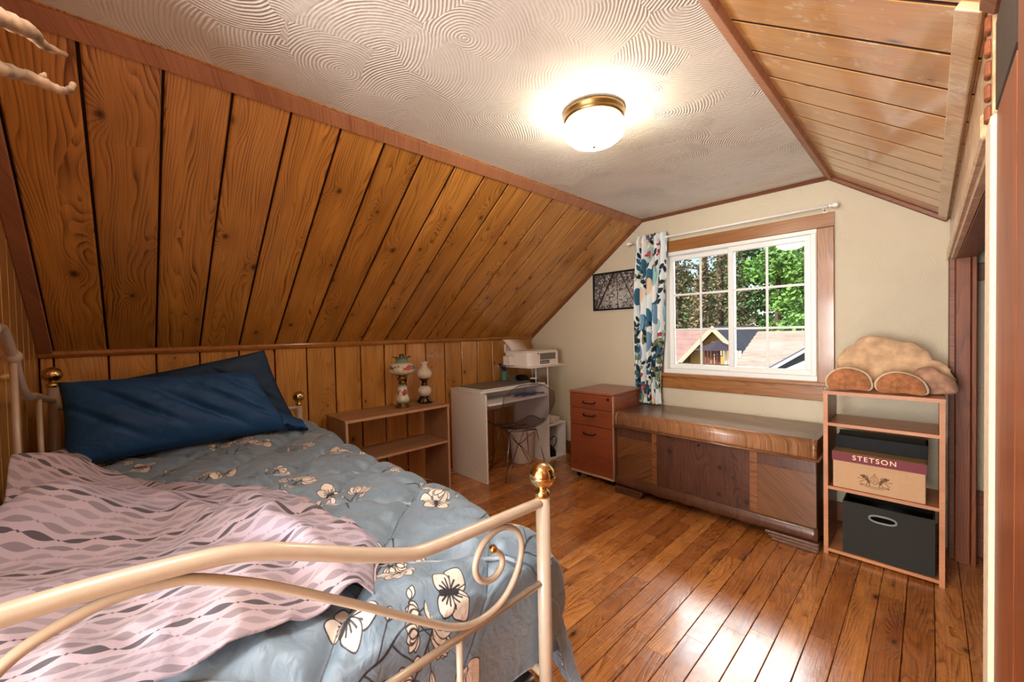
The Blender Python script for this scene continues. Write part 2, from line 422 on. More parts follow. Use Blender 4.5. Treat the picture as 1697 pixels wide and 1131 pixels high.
def spray(pic, c, ang, s, fill, ink, lw, rng):
    """a stem with blossoms, buds and leaves"""
    st = smooth2([(0, 0), (rng.uniform(-.12, .12), .35), (rng.uniform(-.1, .1), .7), (rng.uniform(-.15, .15), 1.0)], 6, False)
    pic.line(xf(st, c, ang, s), lw * 2.0, ink)
    tip = st[-1]
    for t, side in ((.25, 1), (.38, -1), (.55, 1), (.7, -1), (.82, 1)):
        p = st[int(t * (len(st) - 1))]
        L = rng.uniform(.16, .3); a = -side * rng.uniform(.5, 1.0)
        e = (p[0] - math.sin(a) * L, p[1] + math.cos(a) * L)
        pic.line(xf([p, ((p[0] + e[0]) / 2 + .01 * side, (p[1] + e[1]) / 2), e], c, ang, s), lw * 1.2, ink)
        ec = xf([e], c, ang, s)[0]; k = rng.random()
        if k < .35: bloom(pic, ec, ang + a, s * .17, fill, ink, lw)
        elif k < .7:
            petal(pic, ec, ang + a, s * .12, fill, ink, lw); petal(pic, ec, ang + a + .4, s * .09, fill, ink, lw)
        else:
            petal(pic, ec, ang + a, s * .26, fill, ink, lw, SLIM); pic.line(xf([(0, 0), (0, .9)], ec, ang + a, s * .26), lw * .7, ink)
    bloom(pic, xf([tip], c, ang, s)[0], ang, s * .27, fill, ink, lw)

def img_mat(name, img, rough=0.6, sheen=0.0, coat=0.0, ext='EXTEND', bump=0.0, bscale=400, spec=0.5, trans=0.0):
    m, n, l, b = mat_new(name)
    t = n.new('ShaderNodeTexImage'); t.image = img; t.extension = ext; t.interpolation = 'Linear'
    uv = n.new('ShaderNodeUVMap'); uv.uv_map = 'UVMap'; l.new(uv.outputs[0], t.inputs[0])
    g = n.new('ShaderNodeGamma'); g.inputs[1].default_value = 2.2; l.new(t.outputs[0], g.inputs[0])
    l.new(g.outputs[0], b.inputs['Base Color']); b.inputs['Roughness'].default_value = rough
    b.inputs['Sheen Weight'].default_value = sheen; b.inputs['Sheen Roughness'].default_value = 0.4
    b.inputs['Coat Weight'].default_value = coat; b.inputs['Specular IOR Level'].default_value = spec
    if bump:
        tc = n.new('ShaderNodeTexCoord'); nz = n.new('ShaderNodeTexNoise'); nz.inputs['Scale'].default_value = bscale; l.new(tc.outputs['Object'], nz.inputs['Vector'])
        bp = n.new('ShaderNodeBump'); bp.inputs['Strength'].default_value = bump; bp.inputs['Distance'].default_value = 0.001; l.new(nz.outputs['Fac'], bp.inputs['Height']); l.new(bp.outputs['Normal'], b.inputs['Normal'])
    return m

def make_comforter_pic():
    rng = random.Random(11); ppm = 1000
    p = Pic(2100, 1800, sRGB(122, 142, 160), ppm)
    # satin ground: very faint cloudy tone of the cloth itself
    yy, xx = np.mgrid[0:1800, 0:2100] / ppm
    f = 1 + 0.05 * np.sin(xx * 9 + np.sin(yy * 7) * 2) * np.sin(yy * 11 + np.sin(xx * 5))
    p.a *= f[..., None].astype(np.float32)
    cream, ink = sRGB(226, 212, 200), sRGB(38, 40, 48)
    for i in range(10):
        for j in range(8):
            c = (0.08 + i * 0.215 + rng.uniform(-.03, .03) + (0.10 if j % 2 else 0), 0.06 + j * 0.225 + rng.uniform(-.03, .03))
            k = (i + 2 * j) % 4
            if k == 3: butterfly(p, c, rng.uniform(-.7, .7), 0.055, cream, ink, 0.0022)
            else: spray(p, c, rng.uniform(-0.5, 0.5) + (math.pi if rng.random() < .3 else 0) + 0.6, rng.uniform(.15, .21), cream, ink, 0.0020, rng)
    for c, a_ in (((1.915, .545), .5), ((1.96, .76), -.3), ((1.62, .95), .9)):
        p.fill([(c[0] + .062 * math.cos(q), c[1] + .062 * math.sin(q)) for q in [i * .3 for i in range(21)]], sRGB(122, 142, 160)); butterfly(p, c, a_, .058, cream, ink, .0026)
    # quilting thread, seam shade drawn in: dark line one way, doubled the other
    def fam(f, wd, col, al):
        m = np.clip((wd - f) / 0.001 + .5, 0, 1)[..., None] * al; p.a[:] = p.a * (1 - m) + np.array(col[:3], np.float32) * m
    s_ = xx[...]; t_ = yy[...]
    a = (s_ * 0.70 + t_ * 0.714) / 0.285; fam(np.abs(a - np.round(a)) * 0.285, 0.0022, sRGB(58, 68, 82), .85)
    b = (s_ * 0.80 - t_ * 0.60) / 0.33; fam(np.abs(np.abs(b - np.round(b)) * 0.33 - .006), 0.0018, sRGB(70, 82, 98), .8)
    return p.image('comforter_print')

def make_curtain_pic():
    rng = random.Random(5); ppm = 700
    W, Hh = 0.95, 1.45
    p = Pic(int(W * ppm), int(Hh * ppm), sRGB(226, 234, 232), ppm)
    teal, dk, grn, pale, blue, red, tan = sRGB(40, 96, 124), sRGB(24, 40, 48), sRGB(122, 134, 92), sRGB(150, 196, 190), sRGB(112, 148, 176), sRGB(196, 56, 56), sRGB(226, 196, 166)
    BLOB = smooth2([(0, 0), (.35, .15), (.5, .6), (.3, 1.0), (-.2, 1.05), (-.5, .6), (-.35, .1)])
    for _ in range(75):
        c = (rng.uniform(0, W), rng.uniform(-.1, Hh)); col = rng.choice([teal, teal, blue, pale, pale, tan, grn, sRGB(240, 240, 236)])
        p.fill(xf(BLOB, c, rng.uniform(-.5, .5), rng.uniform(.07, .17), rng.uniform(.45, .9)), col)
    for _ in range(36):
        c = (rng.uniform(0, W), rng.uniform(-.1, Hh)); a = rng.uniform(-.6, .6); s = rng.uniform(.2, .36)
        st = smooth2([(0, 0), (.08, .4), (-.05, .75), (.05, 1)], 5, False); p.line(xf(st, c, a, s), .006, dk)
        for t in range(2, len(st), 3):
            for sd in (-1, 1):
                q = xf([st[t]], c, a, s)[0]; petal(p, q, a - sd * .9, rng.uniform(.045, .08), rng.choice([dk, teal, grn, dk]), dk, .002, SLIM, 1.6)
    for _ in range(30):
        c = (rng.uniform(0, W), rng.uniform(0, Hh)); a = rng.uniform(-1, 1)
        p.fill(xf(BLOB, c, a, .034, 1.0), red); petal(p, c, a + 2.2, .035, red, red, .001, SLIM, 1.5)
    return p.image('curtain_print')

def make_photo_pic():
    """black and white view up into pine boughs"""
    rng = random.Random(3); p = Pic(560, 380, (0.42, 0.40, 0.38))
    yy, xx = np.mgrid[0:380, 0:560]
    p.a[:] = (0.10 + 0.35 * np.exp(-(((xx - 300) / 190.0) ** 2 + ((yy - 110) / 150.0) ** 2)))[..., None] * np.array([1.0, .95, .9])
    for _ in range(420):
        c = (rng.uniform(0, 560), rng.uniform(0, 380)); a = rng.uniform(0, 6.28); L = rng.uniform(10, 34); v = rng.choice([.01, .02, .015, .55, .65, .5])
        e = (c[0] + L * math.cos(a), c[1] + L * math.sin(a)); p.line([c, e], rng.uniform(3, 9), (v, v * .95, v * .92))
    for (x0, x1, w) in ((40, 250, 16), (520, 330, 9), (300, 290, 7), (0, 160, 10)):
        p.line([(x0, 0), (x1, 380)], w, (.012, .01, .01))
    return p.image('bough_photograph')

def make_lamp_pic():
    """hand-painted roses, repeated round the glass"""
    rng = random.Random(9); p = Pic(1024, 512, sRGB(222, 216, 198))
    gr = np.array(sRGB(82, 122, 92)[:3]); yy = np.linspace(0, 1, 512)[:, None, None]
    m = np.clip((0.30 - yy) / 0.18, 0, 1) + np.clip((yy - 0.78) / 0.12, 0, 1); m = np.clip(m, 0, 1) * .8
    p.a = (p.a * (1 - m) + gr * m).astype(np.float32)
    for cx in (130, 470, 810):
        for _ in range(26):
            c = (cx + rng.gauss(0, 75), 285 + rng.gauss(0, 55)); petal(p, c, rng.uniform(0, 6.3), rng.uniform(24, 44), rng.choice([sRGB(50, 84, 60), sRGB(70, 104, 74), sRGB(36, 58, 60)]), sRGB(40, 60, 50), 1, SLIM, 1.6)
        for dx, dy, s, col in ((-45, -8, 78, sRGB(190, 60, 44)), (46, 22, 66, sRGB(96, 130, 170)), (-8, 60, 48, sRGB(206, 90, 70)), (88, -16, 28, sRGB(110, 80, 130)), (-100, 14, 28, sRGB(200, 120, 90))):
            c = (cx + dx, 285 + dy)
            for a in range(6): petal(p, c, a * 1.05, s * .8, col, tuple(x * .6 for x in col[:3]), 2.5, PETAL, 1.5)
            p.fill(xf(PETAL, (c[0], c[1] - s * .15), .2, s * .35, 1.5), tuple(min(1, x * 1.9 + .12) for x in col[:3]))
    return p.image('painted_roses')

def make_crest_pic():
    tan, ink = sRGB(190, 150, 112), sRGB(96, 66, 40)
    p = Pic(512, 300, tan)
    def beast(sx):
        X = lambda pts: [(256 + sx * (x - 256), y) for x, y in pts]
        p.fill(X(smooth2([(175, 110), (150, 150), (120, 170), (108, 205), (128, 222), (150, 214), (160, 190), (185, 170), (205, 130), (200, 95)], 4)), ink)
        p.line(X([(125, 160), (95, 150), (70, 165), (60, 150)]), 7, ink); p.line(X([(165, 150), (120, 128), (100, 100), (80, 98)]), 8, ink)
        p.line(X([(185, 100), (160, 80), (165, 60), (145, 52)]), 8, ink); p.line(X([(200, 100), (205, 75), (188, 58)]), 8, ink)
        p.fill(X(smooth2([(112, 205), (92, 215), (96, 190), (112, 186)], 4)), ink); p.line(X([(150, 200), (175, 215), (168, 190), (190, 196), (180, 175)]), 7, ink)
        p.line(X([(140, 180), (150, 150), (175, 125)]), 3, tan)
    beast(1); beast(-1)
    sh = smooth2([(215, 190), (256, 196), (297, 190), (296, 130), (256, 92), (216, 130)], 4)
    p.fill(sh, tan); p.line(sh, 6, ink, True); p.line([(256, 190), (256, 95)], 4, ink); p.line([(217, 145), (296, 145)], 4, ink)
    for q in ((236, 168), (276, 168), (236, 124), (276, 124)): p.line([(q[0] - 8, q[1]), (q[0] + 8, q[1] + 6), (q[0], q[1] - 8)], 4, ink)
    p.line([(226, 206), (234, 226), (246, 208), (256, 232), (266, 208), (278, 226), (286, 206)], 5, ink); p.line(xf(smooth2([(0, -10), (9, 0), (0, 10), (-9, 0)], 4), (256, 246), 0), 6, ink, True)
    sc = smooth2([(120, 78), (170, 60), (256, 52), (342, 60), (392, 78), (380, 52), (330, 34), (256, 26), (182, 34), (132, 52)], 4)
    p.fill(sc, tan); p.line(sc, 6, ink, True)
    for k in range(14): p.line([(160 + k * 15, 42 + abs(k - 6.5) * .9), (165 + k * 15, 52 + abs(k - 6.5) * .9)], 4, ink)
    for s in (-1, 1): p.line([(256 + s * 130, 62), (256 + s * 160, 50), (256 + s * 150, 74), (256 + s * 172, 66)], 8, ink)
    return p.image('hat_box_crest')

# ------------------------------------------------------------------ material set
M_ = {}
knotc = sRGB(70, 34, 14)
M_['pine'] = wood('knotty_pine', sRGB(210, 148, 70), sRGB(108, 58, 20), knotc, gw=0.85, ring=70, streak=0.25, rough=0.34, coat=0.5, coat_rough=0.10, var=0.13, knots=0.5, kx=3.6, ky=5.0, bump=0.2, warp=1.1)
M_['pine_knee'] = wood('knotty_pine_knee_wall', sRGB(214, 156, 82), sRGB(150, 90, 36), knotc, gw=0.7, ring=60, streak=0.3, rough=0.30, coat=0.8, coat_rough=0.07, var=0.10, knots=0.25, kx=4.0, ky=6.0, bump=0.15)
M_['pine_right'] = wood('scuffed_pine', sRGB(204, 150, 84), sRGB(158, 104, 50), knotc, gw=0.35, ring=44, streak=0.3, rough=0.30, coat=0.8, coat_rough=0.10, var=0.08, knots=0.15, bump=0.2, wear=(16, 0.575, 0.64, 0.5, sRGB(226, 210, 186), 0.3))
M_['groove'] = simple('shaded_groove', sRGB(104, 50, 22), 0.6)  # groove sides of the boards coloured dark to stand in for shade
M_['groove_dk'] = simple('dark_shaded_groove', sRGB(62, 30, 14), 0.7)  # darker still, shade between boards put into the side faces
M_['pine_back'] = simple('groove_shadow_wood', sRGB(46, 20, 9), 0.8)
M_['trim'] = wood('reddish_trim', sRGB(176, 122, 88), sRGB(138, 84, 54), knotc, ring=60, streak=0.4, rough=0.5, coat=0.1, var=0.05, bump=0.1)
M_['trim_dk'] = wood('dark_trim', sRGB(132, 78, 46), sRGB(88, 46, 24), knotc, ring=60, streak=0.4, rough=0.5, coat=0.1, var=0.05, bump=0.1)
M_['rail'] = wood('honey_rail', sRGB(180, 116, 50), sRGB(140, 80, 30), knotc, ring=50, streak=0.4, rough=0.3, coat=0.6, var=0.05, bump=0.1)
M_['floor'] = wood('old_oak_floor', sRGB(200, 126, 60), sRGB(98, 44, 16), sRGB(40, 18, 8), gw=0.7, ring=60, streak=0.5, rough=0.26, coat=0.55, coat_rough=0.16, var=0.25, knots=0.05, bump=0.35, warp=1.5, huev=0.25,
                   wear=(9, 0.50, 0.66, 0.14, sRGB(196, 150, 104), 0.14))
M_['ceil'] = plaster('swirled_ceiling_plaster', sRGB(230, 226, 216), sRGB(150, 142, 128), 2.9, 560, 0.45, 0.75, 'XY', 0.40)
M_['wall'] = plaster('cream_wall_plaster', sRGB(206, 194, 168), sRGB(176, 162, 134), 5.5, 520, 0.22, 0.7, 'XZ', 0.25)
M_['casing'] = wood('window_casing', sRGB(168, 112, 60), sRGB(110, 64, 30), knotc, ring=46, streak=0.4, rough=0.3, coat=0.6, coat_rough=0.1, var=0.06, knots=0.12, kx=3, ky=8, bump=0.15)
M_['vinyl'] = simple('white_vinyl', sRGB(232, 232, 226), 0.35, coat=0.2)
M_['sub'] = simple('subfloor', sRGB(36, 18, 10), 0.9)
M_['red_board'] = wood('stained_fir', sRGB(138, 70, 28), sRGB(82, 36, 13), knotc, ring=40, streak=0.4, rough=0.5, coat=0.08, var=0.10, bump=0.2)
M_['worn_white'] = simple('worn_edge_paint', sRGB(224, 200, 172), 0.6, noise=0.16, nscale=60, bump=0.2)
M_['header'] = wood('worn_header', sRGB(206, 172, 132), sRGB(160, 116, 76), knotc, ring=40, streak=0.4, rough=0.35, coat=0.5, var=0.05, bump=0.3, wear=(20, 0.5, 0.62, 0.6, sRGB(232, 214, 190), 0.2))
M_['near_black'] = simple('near_black_wood', sRGB(44, 30, 22), 0.5, noise=0.6, nscale=25, bump=0.3)  # near-black colour, mottled by noise
M_['cream_metal'] = simple('cream_enamel', sRGB(186, 168, 148), 0.34, coat=0.4, noise=0.06, nscale=40)
M_['brass'] = simple('polished_brass', sRGB(222, 190, 130), 0.14, 1.0, noise=0.1, nscale=20)
M_['black'] = simple('black_plastic', sRGB(12, 12, 13), 0.6); M_['black'].node_tree.nodes['Principled BSDF'].inputs['Specular IOR Level'].default_value = 0.25
M_['white_mel'] = simple('white_melamine', sRGB(236, 230, 224), 0.35, noise=0.06, nscale=80)
M_['white_edge'] = simple('white_edging', sRGB(240, 236, 230), 0.35)
M_['white_plastic'] = simple('white_plastic', sRGB(238, 228, 220), 0.35)
M_['chrome'] = simple('steel_wire', sRGB(150, 140, 132), 0.25, 1.0)
M_['post'] = simple('white_post_metal', sRGB(220, 216, 210), 0.35)
M_['walnut'] = wood('walnut_laminate', sRGB(176, 130, 96), sRGB(134, 92, 62), knotc, axis='Y', ring=34, streak=0.5, rough=0.45, coat=0.1, var=0.0, bump=0.05)
M_['walnut_z'] = wood('walnut_laminate_upright', sRGB(176, 130, 96), sRGB(134, 92, 62), knotc, axis='Z', ring=34, streak=0.5, rough=0.45, coat=0.1, var=0.0, bump=0.05)
M_['walnut_edge'] = simple('pale_edge_band', sRGB(196, 154, 118), 0.5, noise=0.1, nscale=90)
M_['cherry'] = wood('cherry_laminate', sRGB(140, 72, 42), sRGB(106, 48, 28), knotc, axis='X', ring=60, streak=0.4, rough=0.35, coat=0.3, var=0.0, bump=0.03)
M_['cherry_y'] = wood('cherry_laminate_side', sRGB(156, 86, 60), sRGB(124, 62, 42), knotc, axis='Y', ring=40, streak=0.3, rough=0.35, coat=0.3, var=0.0, bump=0.03)
M_['oakz'] = wood('red_oak_laminate', sRGB(160, 100, 58), sRGB(124, 72, 40), knotc, axis='Z', ring=90, streak=0.4, rough=0.4, coat=0.2, var=0.0, bump=0.03)
M_['oakx'] = wood('red_oak_laminate_flat', sRGB(178, 112, 64), sRGB(148, 86, 46), knotc, axis='X', ring=90, streak=0.4, rough=0.4, coat=0.2, var=0.0, bump=0.03)
M_['ch_body'] = wood('chest_walnut', sRGB(104, 64, 40), sRGB(62, 34, 22), knotc, axis='X', ring=30, streak=0.6, rough=0.35, coat=0.4, var=0.0, bump=0.1)
M_['ch_burl'] = wood('chest_burl', sRGB(96, 60, 44), sRGB(44, 26, 22), sRGB(36, 20, 16), axis='Z', ring=18, streak=0.5, rough=0.33, coat=0.45, var=0.0, warp=2.4, knots=0.9, kx=6, ky=9, bump=0.12)
M_['ch_strip'] = wood('chest_tiger_strip', sRGB(146, 96, 56), sRGB(96, 56, 30), knotc, axis='X', ring=10, streak=0.9, rough=0.35, coat=0.4, var=0.0, bump=0.1)
M_['ch_top'] = wood('chest_lid', sRGB(176, 126, 86), sRGB(124, 82, 54), knotc, axis='Z', ring=70, streak=0.8, rough=0.34, coat=0.4, coat_rough=0.2, var=0.0, warp=1.5, bump=0.1)
M_['ch_dark'] = wood('chest_base_moulding', sRGB(104, 66, 46), sRGB(62, 36, 26), knotc, axis='Z', ring=24, streak=0.8, rough=0.3, coat=0.5, var=0.0, bump=0.1)
M_['ch_top'].name = 'chest_lid_veneer'
M_['navy_shaded'] = simple('shaded_navy_cotton', sRGB(14, 52, 84), 0.65, noise=0.12, nscale=8, bump=0.1)  # same cotton as the front pillow, with shade put into the colour
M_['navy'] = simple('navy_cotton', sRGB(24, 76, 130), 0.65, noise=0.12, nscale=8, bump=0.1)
M_['mattress'] = simple('mattress_ticking', sRGB(200, 200, 200), 0.9)
M_['bin_fab'] = simple('charcoal_bin_fabric', sRGB(44, 42, 37), 0.95, noise=0.25, nscale=260, bump=0.5)
M_['bin_grip'] = simple('grey_grip', sRGB(120, 120, 120), 0.5)
M_['tan_card'] = simple('tan_card', sRGB(190, 150, 112), 0.75, noise=0.06, nscale=50)
M_['olive_card'] = simple('lid_top_card', sRGB(132, 106, 62), 0.8)
M_['maroon'] = simple('maroon_band', sRGB(112, 30, 42), 0.6, noise=0.1, nscale=60)
M_['gold_ink'] = simple('pale_gold_lettering', sRGB(240, 208, 168), 0.5)
M_['conk'] = simple('fungus_skin', sRGB(214, 174, 134), 0.8, noise=0.42, nscale=16, bump=0.9)
M_['conk_rim'] = simple('fungus_rim', sRGB(220, 196, 164), 0.8, noise=0.15, nscale=40, bump=0.3)
M_['conk_face'] = simple('fungus_pores', sRGB(172, 110, 68), 0.9, noise=0.5, nscale=38, bump=1.0)
M_['conk_crust'] = simple('fungus_crust', sRGB(186, 140, 112), 0.85, noise=0.45, nscale=22, bump=0.9)
M_['antler'] = simple('antler_bone', sRGB(172, 142, 112), 0.6, noise=0.8, nscale=36, bump=1.0)
M_['glass_white'] = simple('white_milk_glass', sRGB(224, 212, 196), 0.25, coat=0.5, noise=0.1, nscale=90, bump=0.9)
M_['pewter'] = simple('dark_pewter', sRGB(92, 78, 64), 0.35, 1.0, noise=0.4, nscale=60, bump=0.8)
M_['brass_old'] = simple('antique_brass', sRGB(132, 106, 68), 0.3, 1.0)
M_['paper'] = simple('white_paper', sRGB(232, 216, 204), 0.8)
M_['grey_metal'] = simple('brushed_grey', sRGB(120, 112, 104), 0.4, noise=0.2, nscale=120)
M_['cord'] = simple('tan_cord', sRGB(188, 150, 116), 0.6)
M_['teal'] = simple('teal_print', sRGB(84, 132, 116), 0.5, noise=0.5, nscale=70)

def glass_mat(name, tint, rough=0.0, fmul=1.0, base=0.0):
    m = bpy.data.materials.new(name); m.use_nodes = True; n = m.node_tree.nodes; l = m.node_tree.links; n.clear()
    out = n.new('ShaderNodeOutputMaterial'); tr = n.new('ShaderNodeBsdfTransparent'); gl = n.new('ShaderNodeBsdfGlossy'); mx = n.new('ShaderNodeMixShader'); fr = n.new('ShaderNodeFresnel')
    fr.inputs[0].default_value = 1.45; tr.inputs[0].default_value = tint; gl.inputs['Roughness'].default_value = rough
    f = mnode(n, l, 'MULTIPLY_ADD', fr.outputs[0], fmul, base, True)
    l.new(f, mx.inputs[0]); l.new(tr.outputs[0], mx.inputs[1]); l.new(gl.outputs[0], mx.inputs[2]); l.new(mx.outputs[0], out.inputs[0])
    return m
M_['pane'] = glass_mat('window_glass', (0.96, 0.98, 0.97, 1))
def shell_mat(name, tint, k, base, p=3.0):
    m = bpy.data.materials.new(name); m.use_nodes = True; n = m.node_tree.nodes; l = m.node_tree.links; n.clear()
    out = n.new('ShaderNodeOutputMaterial'); tr = n.new('ShaderNodeBsdfTransparent'); gl = n.new('ShaderNodeBsdfGlossy'); mx = n.new('ShaderNodeMixShader'); lw = n.new('ShaderNodeLayerWeight')
    lw.inputs[0].default_value = 0.5; tr.inputs[0].default_value = tint; gl.inputs['Roughness'].default_value = 0.04
    f = mnode(n, l, 'MULTIPLY_ADD', mnode(n, l, 'POWER', lw.outputs['Facing'], p), k, base, True)
    l.new(f, mx.inputs[0]); l.new(tr.outputs[0], mx.inputs[1]); l.new(gl.outputs[0], mx.inputs[2]); l.new(mx.outputs[0], out.inputs[0])
    return m
M_['smoke'] = shell_mat('smoked_clear_plastic', (0.83, 0.81, 0.83, 1), 0.55, 0.035)

# blanket: rows of leaf shapes strung on a line, each row its own grey
def blanket_mat():
    m, n, l, b = mat_new('leaf_chain_blanket')
    uv = n.new('ShaderNodeUVMap'); uv.uv_map = 'UVMap'; sep = n.new('ShaderNodeSeparateXYZ'); l.new(uv.outputs[0], sep.inputs[0])
    U = mnode(n, l, 'DIVIDE', sep.outputs[1], 0.060); V = mnode(n, l, 'DIVIDE', sep.outputs[0], 0.0235)
    row = mnode(n, l, 'FLOOR', V); fv = mnode(n, l, 'ABSOLUTE', mnode(n, l, 'SUBTRACT', mnode(n, l, 'FRACT', V), 0.5))
    off = mnode(n, l, 'MULTIPLY', row, 0.5)
    fu = mnode(n, l, 'FRACT', mnode(n, l, 'ADD', U, off))
    s = mnode(n, l, 'SINE', mnode(n, l, 'MULTIPLY', mnode(n, l, 'DIVIDE', mnode(n, l, 'SUBTRACT', fu, 0.08), 0.84), math.pi))
    lens = mnode(n, l, 'LESS_THAN', fv, mnode(n, l, 'MULTIPLY', s, 0.34))
    inr = mnode(n, l, 'MULTIPLY', mnode(n, l, 'GREATER_THAN', fu, 0.08), mnode(n, l, 'LESS_THAN', fu, 0.92))
    lens = mnode(n, l, 'MULTIPLY', lens, inr)
    du = mnode(n, l, 'MINIMUM', fu, mnode(n, l, 'SUBTRACT', 1.0, fu))
    dia = mnode(n, l, 'LESS_THAN', mnode(n, l, 'ADD', mnode(n, l, 'MULTIPLY', du, 2.0), fv), 0.11)
    thr = mnode(n, l, 'LESS_THAN', fv, 0.025)
    mask = mnode(n, l, 'MAXIMUM', mnode(n, l, 'MAXIMUM', lens, dia), mnode(n, l, 'MULTIPLY', thr, 0.6))
    md = mnode(n, l, 'MODULO', mnode(n, l, 'ADD', row, 100.0), 5.0)
    ramp = n.new('ShaderNodeValToRGB'); ramp.color_ramp.interpolation = 'CONSTANT'
    el = ramp.color_ramp.elements; el[0].position = 0.0; el[0].color = (0.95,) * 3 + (1,); el[1].position = 0.15; el[1].color = (0.55,) * 3 + (1,)
    for p_, c_ in ((0.35, 0.32), (0.55, 0.30), (0.75, 0.5)):
        e = el.new(p_); e.color = (c_,) * 3 + (1,)
    l.new(mnode(n, l, 'DIVIDE', md, 5.0), ramp.inputs[0])
    f = mnode(n, l, 'MULTIPLY', mask, ramp.outputs[0])
    nz = n.new('ShaderNodeTexNoise'); nz.inputs['Scale'].default_value = 3.0; nz.inputs['Detail'].default_value = 2; l.new(uv.outputs[0], nz.inputs['Vector'])
    base = mixc(n, l, nz.outputs['Fac'], sRGB(178, 152, 144), sRGB(172, 166, 194))
    l.new(mixc(n, l, f, base, sRGB(66, 60, 70)), b.inputs['Base Color']); b.inputs['Roughness'].default_value = 0.8
    b.inputs['Sheen Weight'].default_value = 0.15
    return m
M_['blanket'] = blanket_mat()
M_['comforter'] = img_mat('printed_satin_comforter', make_comforter_pic(), 0.46, 0.3, spec=0.6)
def crinkle(m, s1, s2, dist, strength):
    n = m.node_tree.nodes; l = m.node_tree.links; b = n['Principled BSDF']
    tc = n.new('ShaderNodeTexCoord'); a = n.new('ShaderNodeTexNoise'); a.inputs['Scale'].default_value = s1; a.inputs['Detail'].default_value = 3; a.inputs['Distortion'].default_value = 1.2
    c = n.new('ShaderNodeTexNoise'); c.inputs['Scale'].default_value = s2; c.inputs['Detail'].default_value = 2; c.inputs['Distortion'].default_value = 0.8
    l.new(tc.outputs['Object'], a.inputs['Vector']); l.new(tc.outputs['Object'], c.inputs['Vector'])
    r1 = mnode(n, l, 'ABSOLUTE', mnode(n, l, 'SUBTRACT', a.outputs['Fac'], 0.5)); r2 = mnode(n, l, 'ABSOLUTE', mnode(n, l, 'SUBTRACT', c.outputs['Fac'], 0.5))
    hgt = mnode(n, l, 'ADD', mnode(n, l, 'MULTIPLY', r1, 2.0), mnode(n, l, 'MULTIPLY', r2, 0.8))
    bp = n.new('ShaderNodeBump'); bp.inputs['Strength'].default_value = strength; bp.inputs['Distance'].default_value = dist
    l.new(hgt, bp.inputs['Height']); l.new(bp.outputs['Normal'], b.inputs['Normal'])
crinkle(M_['comforter'], 7, 26, 0.010, 0.55)
crinkle(M_['navy'], 5, 14, 0.012, 0.5)
crinkle(M_['blanket'], 5, 16, 0.012, 0.45)
M_['curtain'] = img_mat('leaf_print_curtain', make_curtain_pic(), 0.8, 0.1)
M_['photo'] = img_mat('bough_photo_print', make_photo_pic(), 0.25, coat=0.5)
M_['roses'] = img_mat('painted_rose_glass', make_lamp_pic(), 0.25, coat=0.6, ext='REPEAT')
M_['crest'] = img_mat('crest_print', make_crest_pic(), 0.75)
M_['piping'] = simple('comforter_piping', sRGB(168, 184, 198), 0.5)
# ================================================================== THE SETTING
# ---- floor: oak strips on a subfloor
fl = MB().box((XK - 0.1, YB - 2.9, -0.06), (1.9, YW + 0.1, -0.019)).build('floor', M_['sub'], None, origin=(0, 0, 0)); setp(fl, 'glossy worn oak strip floor', None, None, 'structure')
fl['label'] = 'worn orange-brown oak strip floor across the whole room'
PITCH = 0.0863; X0 = -0.760
rng = random.Random(21)
fixed = {(-1,): [1.46], (0,): [1.407], (5,): [1.915], (-4,): [1.474], (-7,): [2.316], (8,): [2.22], (7,): [2.42]}
def frow(k, ylo, yhi):
    xa = X0 + k * PITCH
    js = list(fixed.get((k,), [])) or [rng.uniform(ylo, ylo + 1.2)]
    cuts = [ylo]; 
    a = min(js)
    back = a
    while back - ylo > 1.3: back -= rng.uniform(.6, 1.2); js.append(back)
    b = max(js)
    while yhi - b > 1.5: b += rng.uniform(.7, 1.5); js.append(b)
    js = sorted(j for j in js if ylo + 0.12 < j < yhi - 0.12)
    e = [ylo] + js + [yhi]
    for i in range(len(e) - 1):
        plank('floor_board', (xa + PITCH - 0.0010, e[i] + 0.0007, -0.019), (0, 1, 0), (-1, 0, 0), e[i + 1] - e[i] - 0.0014, PITCH - 0.0020, 0.019, M_['floor'], fl, 0.0016, side=M_['groove_dk'])
for k in range(-26, 10): frow(k, YB, YW)
for k in range(10, 20): frow(k, 1.0, YW)
hall = MB().box((-1.4, -3.2, -0.019), (1.0, YB - 0.001, 0.0)).build('hall_floor', M_['red_board'], fl)

# ---- knee wall (left), boards standing on end
grooves = [-0.305, -0.257, -0.066, 0.122, 0.315, 0.510, 0.707, 0.902, 1.093, 1.282, 1.472, 1.658, 1.850, 2.044, 2.227, 2.416, 2.599, 2.776, 2.965, 3.17]
wall_l = MB().box((XK - 0.14, YB - 0.15, -0.05), (XK - 0.018, YW + 0.15, ZK)).build('wall_left', M_['pine_back'], None, origin=(0, 0, 0)); setp(wall_l, 'knee wall of upright knotty pine boards behind the bed', None, None, 'structure')
for a, b in zip(grooves[:-1], grooves[1:]):
    plank('wall_board', (XK - 0.018, b - 0.0035, 0), (0, 0, 1), (0, -1, 0), ZK, b - a - 0.007, 0.018, M_['pine_knee'], wall_l, 0.004, side=M_['groove'])
for o in list(wall_l.children):   # boards face the room: thickness points to +x
    pass

